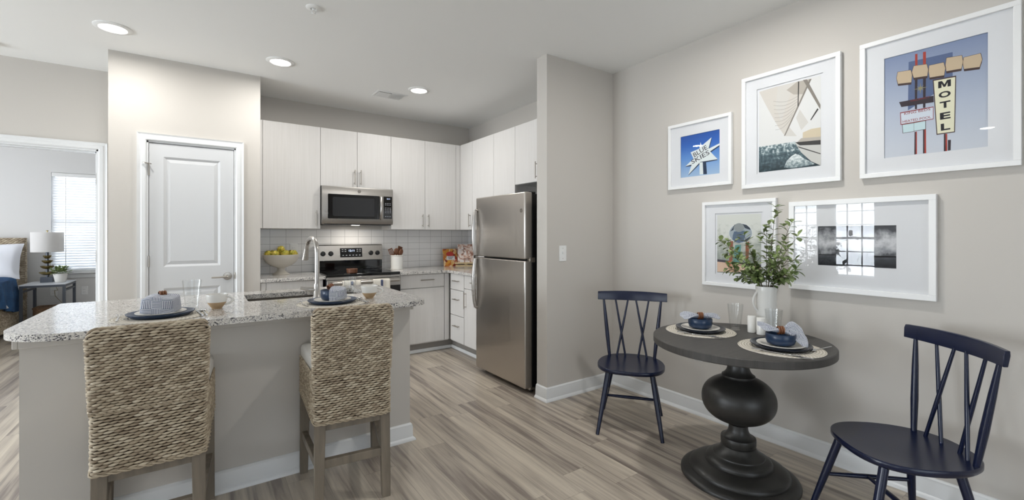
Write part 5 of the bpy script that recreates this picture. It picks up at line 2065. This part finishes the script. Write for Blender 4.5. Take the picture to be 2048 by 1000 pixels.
for (cx_, cy_, who, nm) in ((-.175, 2.745, 'left', 1), (.612, 2.712, 'right', 2)):
    w_ = 'at the %s setting on the island' % who
    placemat('round pale braided placemat ' + w_, (cx_, cy_, IZ))
    z = IZ + .0046
    navy_plate('navy dinner plate ' + w_, (cx_, cy_, z))
    cream_plate('cream salad plate ' + w_, (cx_, cy_, z + .0085), .100)
    navy_bowl('navy bowl under the napkin ' + w_, (cx_, cy_, z + .013), .066, .062)
    if nm == 1:
        drape_napkin('striped napkin covering the whole bowl ' + w_, (cx_ + .0, cy_, z + .013), 0, 2 * pi, .070, .084, .008, 3, radians(12), .5)
        napkin_ring('brown wooden ring on top of the napkin ' + w_, (cx_ + .005, cy_ - .01, z + .013 + .094), (0, 0, radians(20)), .014, .03)
    else:
        drape_napkin('striped napkin hanging over the front of the bowl ' + w_, (cx_ + .0, cy_, z + .013), radians(-118), radians(40), .072, .072, .008, 9, radians(10), .35)
        bow_napkin('small blue striped napkin tail lying over the bowl rim ' + w_, (cx_ - .01, cy_ + .01, z + .013 + .078), radians(150), (.01, .012, .0, 0), (.075, .03, .012, .0)) if 0 else None
        napkin_ring('brown wooden ring on top of the napkin ' + w_, (cx_ - .012, cy_ + .002, z + .013 + .080), (0, radians(-12), radians(35)), .014, .034)
    fork('silver fork ' + w_, (cx_ - .158, cy_ - .005, z), radians(4))
    knife('silver knife ' + w_, (cx_ + .150, cy_ - .02, z), radians(8))
    spoon('silver spoon ' + w_, (cx_ + .172, cy_ - .02, z), radians(6))


def mug(label, loc, rz):
    r_ = thing('stoneware_cup', label, 'cup', loc, rz, 'two tone stoneware cups')
    MB().lathe([(0, .004), (.020, .006), (.036, .024), (.0435, .046), (.048, .070), (.0495, .078), (.051, .078), (.0515, .076), (.0495, .064), (.0465, .046), (.044, .036)], 48).build('glazed_bowl', CERW, r_, smooth=60)
    MB().lathe([(.0442, .036), (.0405, .028), (.032, .014), (.025, .006), (.024, 0), (0, 0)], 48).build('bare_clay_base', CERT, r_, smooth=50)
    pts_ = [(.048, 0, .066)] + [(.050 + .030 * sin(pi * (k / 8)), 0, .066 - .046 * k / 8 + .006 * sin(pi * k / 8)) for k in range(1, 8)] + [(.040, 0, .022)]
    MB().tube(pts_, .0048, 10, flat=1.3).build('handle', CERW, r_, smooth=60)
    return r_


mg = mug('white and tan stoneware cup right of the left island setting', (.053, 2.875, IZ), radians(-25))
dup(mg, (.852, 2.800, IZ), radians(-22), 'white and tan stoneware cup near the right end of the island')
tumbler('clear glass tumbler between the left napkin and cup on the island', (-.058, 2.985, IZ), .150, .031, .044)
tumbler('clear glass tumbler between the right napkin and cup on the island', (.768, 2.935, IZ), .128, .030, .038)

# ---- back counter things
fb = thing('pedestal_fruit_bowl', 'grey white pedestal bowl of yellow green artichokes on the back worktop', 'bowl', (.630, 4.985, .914))
MB().lathe([(0, 0), (.078, 0), (.080, .005), (.060, .018), (.036, .040), (.032, .062), (.045, .072), (.09, .088), (.135, .122), (.158, .168), (.166, .200),
            (.163, .202), (.158, .199), (.150, .168), (.128, .128), (.085, .096), (0, .084)], 56).build('bowl_body', CERG, fb, smooth=55)
fc = [(.118 * cos(k * .698), .118 * sin(k * .698), .203) for k in range(7)] + [(-.005, -.012, .246)] + [(.118 * cos(k * .698), .118 * sin(k * .698), .203) for k in (7, 8)] + [(.055 * cos(.4 + k * 1.571), .055 * sin(.4 + k * 1.571), .203) for k in range(4)]


def artichoke(label, loc, r0, seed):
    rn = random.Random(seed)
    mb = MB()
    mb.sphere((0, 0, 0), r0 * .85, 12, 8, sc=(1, 1, .95))
    for ring in range(4):
        nL = 9 - ring
        for k in range(nL):
            a = 2 * pi * (k + .5 * (ring % 2)) / nL
            el = -.5 + ring * .45
            c_ = Vector((cos(a) * cos(el), sin(a) * cos(el), sin(el))) * r0 * .80
            tg = Vector((-cos(a) * sin(el), -sin(a) * sin(el), cos(el)))
            sd = Vector((-sin(a), cos(a), 0))
            out_ = c_.normalized()
            w_ = r0 * .38
            mb.add([c_ - sd * w_ + out_ * .001, c_ + sd * w_ + out_ * .001, c_ + tg * r0 * .55 + sd * w_ * .6 + out_ * r0 * .16, c_ + tg * r0 * .8 + out_ * r0 * .26, c_ + tg * r0 * .55 - sd * w_ * .6 + out_ * r0 * .16],
                   [(0, 1, 2, 3, 4)])
    b_ = mb.build('artichoke', LEMON, None, smooth=40, loc=loc)
    b_.rotation_euler = (rn.uniform(-.6, .6), rn.uniform(-.6, .6), rn.uniform(0, 6))
    return tag(b_, label, 'artichoke', 'yellow green artichokes in the pedestal bowl')


for i, (x, y, z) in enumerate(fc):
    artichoke('yellow green artichoke on top of the pile in the pedestal bowl' if i == 7 else 'yellow green artichoke in the layer filling the pedestal bowl',
              (.630 + x, 4.985 + y, .914 + z), .036 if i == 7 else .033, i)
ck = thing('utensil_crock', 'white cylindrical crock of wooden utensils right of the range', 'crock', (1.840, 4.995, .914))
MB().lathe([(0, 0), (.066, 0), (.069, .003), (.069, .150), (.073, .154), (.073, .163), (.066, .165), (.064, .155), (.064, .008), (0, .008)], 40).build('crock_body', CERW, ck, smooth=40)


def utensil(kind, label, loc, tilt, az):
    mb = MB()
    mb.tube([(0, 0, 0), (0, 0, .16)], [.005, .006], 8)
    if kind == 'spatula':
        mb.prism([(-.012, .155), (.012, .155), (.030, .19), (.032, .255), (-.026, .262), (-.028, .19)], -.003, .003, M=Matrix.Rotation(pi / 2, 4, 'X'))
    elif kind == 'slotted':
        for k in range(4):
            mb.box(-.026 + k * .014, -.017 + k * .014, -.003, .003, .18, .24)
        mb.box(-.026, .025, -.003, .003, .16, .18).box(-.026, .025, -.003, .003, .24, .25)
    else:
        mb.sphere((0, 0, .195), .036, 14, 10, sc=(.78, .28, 1.1))
    b_ = mb.build('wooden_' + ('spoon' if kind == 'spoon' else 'spatula'), WOODU, None, smooth=40, loc=loc)
    b_.rotation_euler = (tilt * cos(az), tilt * sin(az), az * .15)
    return tag(b_, label, 'utensil', 'wooden utensils in the crock')


utensil('slotted', 'slotted wooden spatula leaning left in the crock', (1.862, 4.995, .925), .42, -1.5)
utensil('spatula', 'broad wooden spatula standing highest on the right of the crock', (1.832, 5.005, .925), .22, 1.5)
utensil('spoon', 'wooden spoon in the middle of the crock', (1.840, 4.985, .925), .06, -1.2)
utensil('spoon', 'wooden spoon leaning right at the front of the crock', (1.822, 4.975, .925), .30, 1.3)
MB().lathe([(0, 0), (.045, 0), (.052, .006), (.054, .044), (.050, .046), (.046, .012), (0, .010)], 32).build('wooden_bowl', WOODU, None, smooth=40, loc=(1.225, 4.60, .9262))
tag(bpy.data.objects['wooden_bowl'], 'small round wooden bowl on the black glass cooktop', 'bowl')

# cookbooks
COV = mat('food_photo_cover', '#a8562c', .5)
t = NT(COV)
vo = t.n('ShaderNodeTexVoronoi'); vo.inputs['Scale'].default_value = 26
t.l(t.coord('Object'), vo.inputs['Vector'])
sc = t.n('ShaderNodeSeparateColor'); t.l(vo.outputs['Color'], sc.inputs[0])
t.base(t.ramp(t.math('ADD', sc.outputs[0], t.math('MULTIPLY', t.noise(t.coord('Object'), 90, 3), .4)),
              [(.1, '#2e2320'), (.3, '#8c2f23'), (.5, '#c8762f'), (.75, '#d9a441'), (.95, '#e7d3b5'), (1.2, '#b5452f')]))
COVL = mat('cover_label', '#e9edf0', .6)
COVR = mat('cover_red_bowl', '#c8433c', .6)
COV2 = mat('pale_botanical_cover', '#e2d8d2', .5)
t = NT(COV2)
n = t.noise(t.coord('Object', (1, 1, .7)), 16, 4, .6, 1.5)
t.base(t.ramp(n, [(.38, '#9a6a58'), (.46, '#d9b8a6'), (.54, '#e6dfdb'), (.7, '#e9e5e2')]))
PAGE = mat('book_pages', '#e8e2d4', .8)
INK = mat('dark_ink', '#5a4642', .8)


def book(label, loc, rz, tilt, w, h, th, cover, deco):
    r_ = thing('cookbook', label, 'book', loc, rz)
    M = Matrix.Rotation(-tilt, 4, 'X')
    MB().box(-w / 2, w / 2, 0, .003, 0, h, M=M).box(-w / 2, w / 2, th - .003, th, 0, h, M=M).box(-w / 2, -w / 2 + .003, .003, th - .003, 0, h, M=M).build('cover', cover, r_, smooth=0)
    MB().box(-w / 2 + .003, w / 2 - .004, .003, th - .003, .003, h - .003, M=M).build('pages', PAGE, r_, smooth=0)
    deco(r_, M, w, h)
    return r_


def deco1(r_, M, w, h):
    MB().prism(ell(-.005, h * .70, .052, .030), -.0, .0008, M=M @ Matrix.Rotation(pi / 2, 4, 'X')).build('cover_picture', COVR, r_, smooth=0)
    mb = MB().box(-w * .28, w * .32, -.0014, -.0008, h * .36, h * .58, M=M)
    mb.build('title_label', COVL, r_, smooth=0)
    mb = MB()
    for k in range(3):
        mb.box(-w * .2 + k * .004, w * .22 - k * .01, -.0018, -.0013, h * (.52 - k * .055), h * (.52 - k * .055) + .005, M=M)
    mb.build('title_lines', INK, r_, smooth=0)


def deco2(r_, M, w, h):
    mb = MB()
    for k, (x, z) in enumerate(((-.02, .19), (-.035, .165), (-.02, .14), (-.04, .115))):
        mb.box(x - .012, x + .014, -.0012, -.0004, z, z + .008, M=M)
    for k in range(2):
        mb.box(-.03, .05, -.0012, -.0004, .035 + k * .018, .041 + k * .018, M=M)
    mb.build('title_lines', INK, r_, smooth=0)


book('red and yellow food photo cookbook standing on the worktop in the corner', (2.578, 5.06, .914), radians(-3), radians(12), .185, .225, .022, COV, deco1)
es = thing('cookbook_stand', 'pale wooden cookbook stand in the kitchen corner beside the fridge', 'book stand', (2.755, 5.00, .914), radians(-24))
MB().box(-.13, .13, -.045, .045, 0, .016).build('base', PINEL, es, bevel=.002)
MB().box(-.14, .14, -.050, -.012, .030, .040).box(-.14, .14, -.056, -.049, .030, .050).box(-.02, .02, -.04, .03, .016, .030).build('ledge', PINEL, es, bevel=.0015)
Mt = Matrix.Translation((0, .010, .03)) @ Matrix.Rotation(radians(-14), 4, 'X')
MB().box(-.11, .11, 0, .010, 0, .20, M=Mt).build('back_board', WOODU, es, bevel=.002)
book('pale illustrated cookbook resting on the wooden stand in the corner', (2.755 - .008, 4.982, .9545), radians(-24), radians(14), .205, .245, .022, COV2, deco2)

# ================================================================== BEDROOM
bed = thing('bed', 'woven fibre bed with white linen seen through the doorway', 'bed', (0, 0, 0))
BX0, BX1, BY0, BY1 = -3.70, -2.075, 7.0, 9.06
mb = MB()
rnd = random.Random(3)


def S_side(u, v):
    return Vector((BX1, BY0 + (BY1 - BY0) * u, .075 + .335 * v)), Vector((0, 1, 0)), Vector((0, 0, 1)), Vector((1, 0, 0))


def S_head(u, v):
    return Vector((BX1 - 1.3 + 1.3 * u, BY1 - .085, .42 + .85 * v)), Vector((1, 0, 0)), Vector((0, 0, 1)), Vector((0, -1, 0))


def S_hside(u, v):
    return Vector((BX1 + .002, BY1 - .085 + .08 * u, .42 + .85 * v)), Vector((0, 1, 0)), Vector((0, 0, 1)), Vector((1, 0, 0))


spindles(mb, S_side, 22, 54, rnd=rnd, wrap=False, hr=.008, dr=.007)
mb.box(BX0, BX1, BY0, BY1 - .001, .075, .41)
mb.tone += [.35] * 8
mb.build('woven_base', WEAVE, bed, smooth=50)
mb = MB()
spindles(mb, S_head, 56, 34, rnd=rnd, wrap=False, hr=.008, dr=.007)
spindles(mb, S_hside, 56, 3, rnd=rnd, wrap=False, hr=.008, dr=.006)
mb.box(BX0, BX1, BY1 - .08, BY1, .41, 1.272)
mb.tone += [.35] * 8
mb.build('woven_headboard', WEAVE, bed, smooth=50)
MB().box(BX0 + .03, BX1 - .03, BY0 + .03, BY1 - .09, .41, .60).build('mattress', WHITEF, bed, bevel=.04, seg=4)
for x in (BX0 + .06, BX1 - .06):
    for y in (BY0 + .08, BY1 - .1):
        MB().box(x - .03, x + .03, y - .03, y + .03, 0, .075).build('leg', BLACKP, bed)
mb = MB()


def duv(u, v):
    x = BX0 + .0 + (BX1 + .015 - BX0) * u
    y = BY0 - .02 + (BY1 - .45 - BY0) * v
    z = .70 + .02 * sin(u * 9 + v * 4) + .015 * sin(v * 13)
    e = max(0, (u - .93) / .07)
    z -= .30 * e ** 1.2
    x += .02 * sin(v * 20) * e
    return (x, y, z)


mb.grid(duv, 50, 40)
mb.build('duvet', WHITEF, bed, smooth=70, solid=.02)
th = MB()


def thr(u, v):
    # blanket folded over the near side of the bed
    y = 7.35 + (8.52 - 7.35) * v + .03 * sin(u * 8)
    s_ = u
    if s_ < .6:
        x = -3.3 + (BX1 + .03 + 3.3) * (s_ / .6)
        z = .765 + .02 * sin(v * 9 + s_ * 8) + .012 * sin(v * 23)
        k = max(0, (s_ - .52) / .08)
        z -= .03 * k * k
    else:
        f = (s_ - .6) / .4
        x = BX1 + .035 + .022 * sin(v * 26 + f) * f + .02 * sin(f * 2)
        z = .735 - (.37 - .06 * sin(v * 5)) * f
    return (x, y, z)


th.grid(thr, 60, 60)
o_ = th.build('throw_blanket', NAVYF, None, smooth=80, solid=.012)
tag(o_, 'navy blue throw blanket hanging over the side of the bed', 'blanket')


def pillow(label, loc, rot, w, h, d, m):
    mb = MB()
    N_ = 20
    for sgn in (-1, 1):
        def fn(u, v, sgn=sgn):
            a, b = u * 2 - 1, v * 2 - 1
            k = (1 - abs(a) ** 3.0) ** .5 * (1 - abs(b) ** 3.0) ** .5
            px_ = 1 - .08 * (1 - abs(b)) * a * a
            return (a * w / 2 * (1 - .06 * (1 - b * b)), sgn * d / 2 * k + .004 * sin(a * 9 + b * 5), b * h / 2 * (1 - .06 * (1 - a * a)))
        mb.grid(fn, N_, N_)
    o_ = mb.build('pillow', m, None, smooth=80, loc=loc)
    o_.rotation_euler = rot
    return tag(o_, label, 'pillow')


pillow('large white pillow leaning on the woven headboard', (-2.43, 8.80, .955), (radians(-16), 0, radians(-4)), .76, .50, .17, WHITEF)

ns = thing('nightstand', 'dark grey metal nightstand with a pale top beside the bed', 'nightstand', (0, 0, 0))
NX0, NX1, NY0, NY1, NZ = -2.00, -1.565, 8.43, 9.03, .65
MB().box(NX0 - .005, NX1 + .005, NY0 - .005, NY1 + .005, NZ - .012, NZ).build('stone_top', MARB, ns, bevel=.002)
MB().box(NX0, NX1, NY0, NY1, NZ - .04, NZ - .0125).build('top_rail', METALG, ns)
for x in (NX0, NX1 - .03):
    for y in (NY0, NY1 - .03):
        MB().box(x, x + .03, y, y + .03, 0, NZ - .04).build('leg', METALG, ns)
for x in (NX0, NX1 - .03):
    MB().box(x + .005, x + .025, NY0 + .03, NY1 - .03, .545, .57).build('side_bar', METALG, ns)
    MB().box(x + .005, x + .025, NY0 + .03, NY1 - .03, .12, .145).build('side_bar', METALG, ns)
lp = thing('table_lamp', 'table lamp with white drum shade and stacked brass cups on the nightstand', 'lamp', (-1.815, 8.80, NZ))
MB().box(-.062, .062, -.05, .05, 0, .075).build('base_block', METALG, lp, bevel=.003)
MB().tube([(0, 0, .075), (0, 0, .50)], .018, 12).build('stem', METALG, lp)
for k, (z, q) in enumerate(((.10, .085), (.185, .072), (.262, .058), (.33, .045))):
    MB().lathe([(.016, z), (q * .6, z + .008), (q * .92, z + .03), (q, z + .045), (q * .95, z + .045), (q * .5, z + .02), (.016, z + .015)], 28).build('brass_cup', BRASS, lp, smooth=50)
MB().lathe([(.165, .425), (.165, .70), (.162, .70), (.162, .425)], 48).build('lamp_shade', LSHADE, lp, smooth=40)
MB().tube([(0, 0, .50), (0, 0, .715)], .006, 8).lathe([(0, .715), (.014, .718), (.014, .724), (0, .73)], 16).build('finial', BRASS, lp)
pp = thing('potted_plant', 'small leafy plant in a white pot on the nightstand', 'plant', (-1.665, 8.70, NZ))
MB().lathe([(0, 0), (.05, 0), (.055, .004), (.075, .12), (.072, .122), (.066, .115), (0, .11)], 32).build('pot', CERW, pp, smooth=40)
lf = MB()
rnd = random.Random(8)
for k in range(130):
    a = rnd.uniform(0, 2 * pi); e = rnd.uniform(.05, 1.35)
    d = Vector((cos(a) * cos(e), sin(a) * cos(e), sin(e)))
    p = Vector((0, 0, .115)) + Vector((d.x * 1.15, d.y * 1.0, d.z * .8)) * rnd.uniform(.03, .115)
    leaf(lf, p, d + Vector((rnd.uniform(-.5, .5), rnd.uniform(-.5, .5), .1)), Vector((0, 0, 1)), rnd.uniform(.03, .05), rnd.uniform(.012, .018))
lf.build('leaves', LEAF, pp, smooth=50)
bk_ = thing('woven_basket', 'brown woven basket on the bedroom floor under the nightstand', 'basket', (-1.76, 8.78, 0))
MB().prism(rrect(-.17, .17, -.15, .15, .05, 5), 0, .30).build('basket_body', BASK, bk_, smooth=40)
MB().tube([(x, y, .303) for x, y in rrect(-.168, .168, -.148, .148, .05, 5)] + [(.168 - .05, -.148, .303)], .012, 8).build('rim', BASK, bk_, smooth=50)
cd_ = MB()
cd_.tube([(-1.815, 8.855, .66), (-1.80, 9.06, .655), (-1.80, 9.09, .60), (-1.775, 9.13, .50), (-1.82, 9.186, .495)], .003, 6)
cd_.tube([(-1.82, 9.186, .495), (-1.80, 9.12, .42), (-1.72, 9.12, .30), (-1.62, 9.15, .12), (-1.60, 9.15, .004)], .003, 6)
tag(cd_.build('lamp_cord', BRASS, None, smooth=50), 'thin lamp cord hanging behind the nightstand', 'cord')
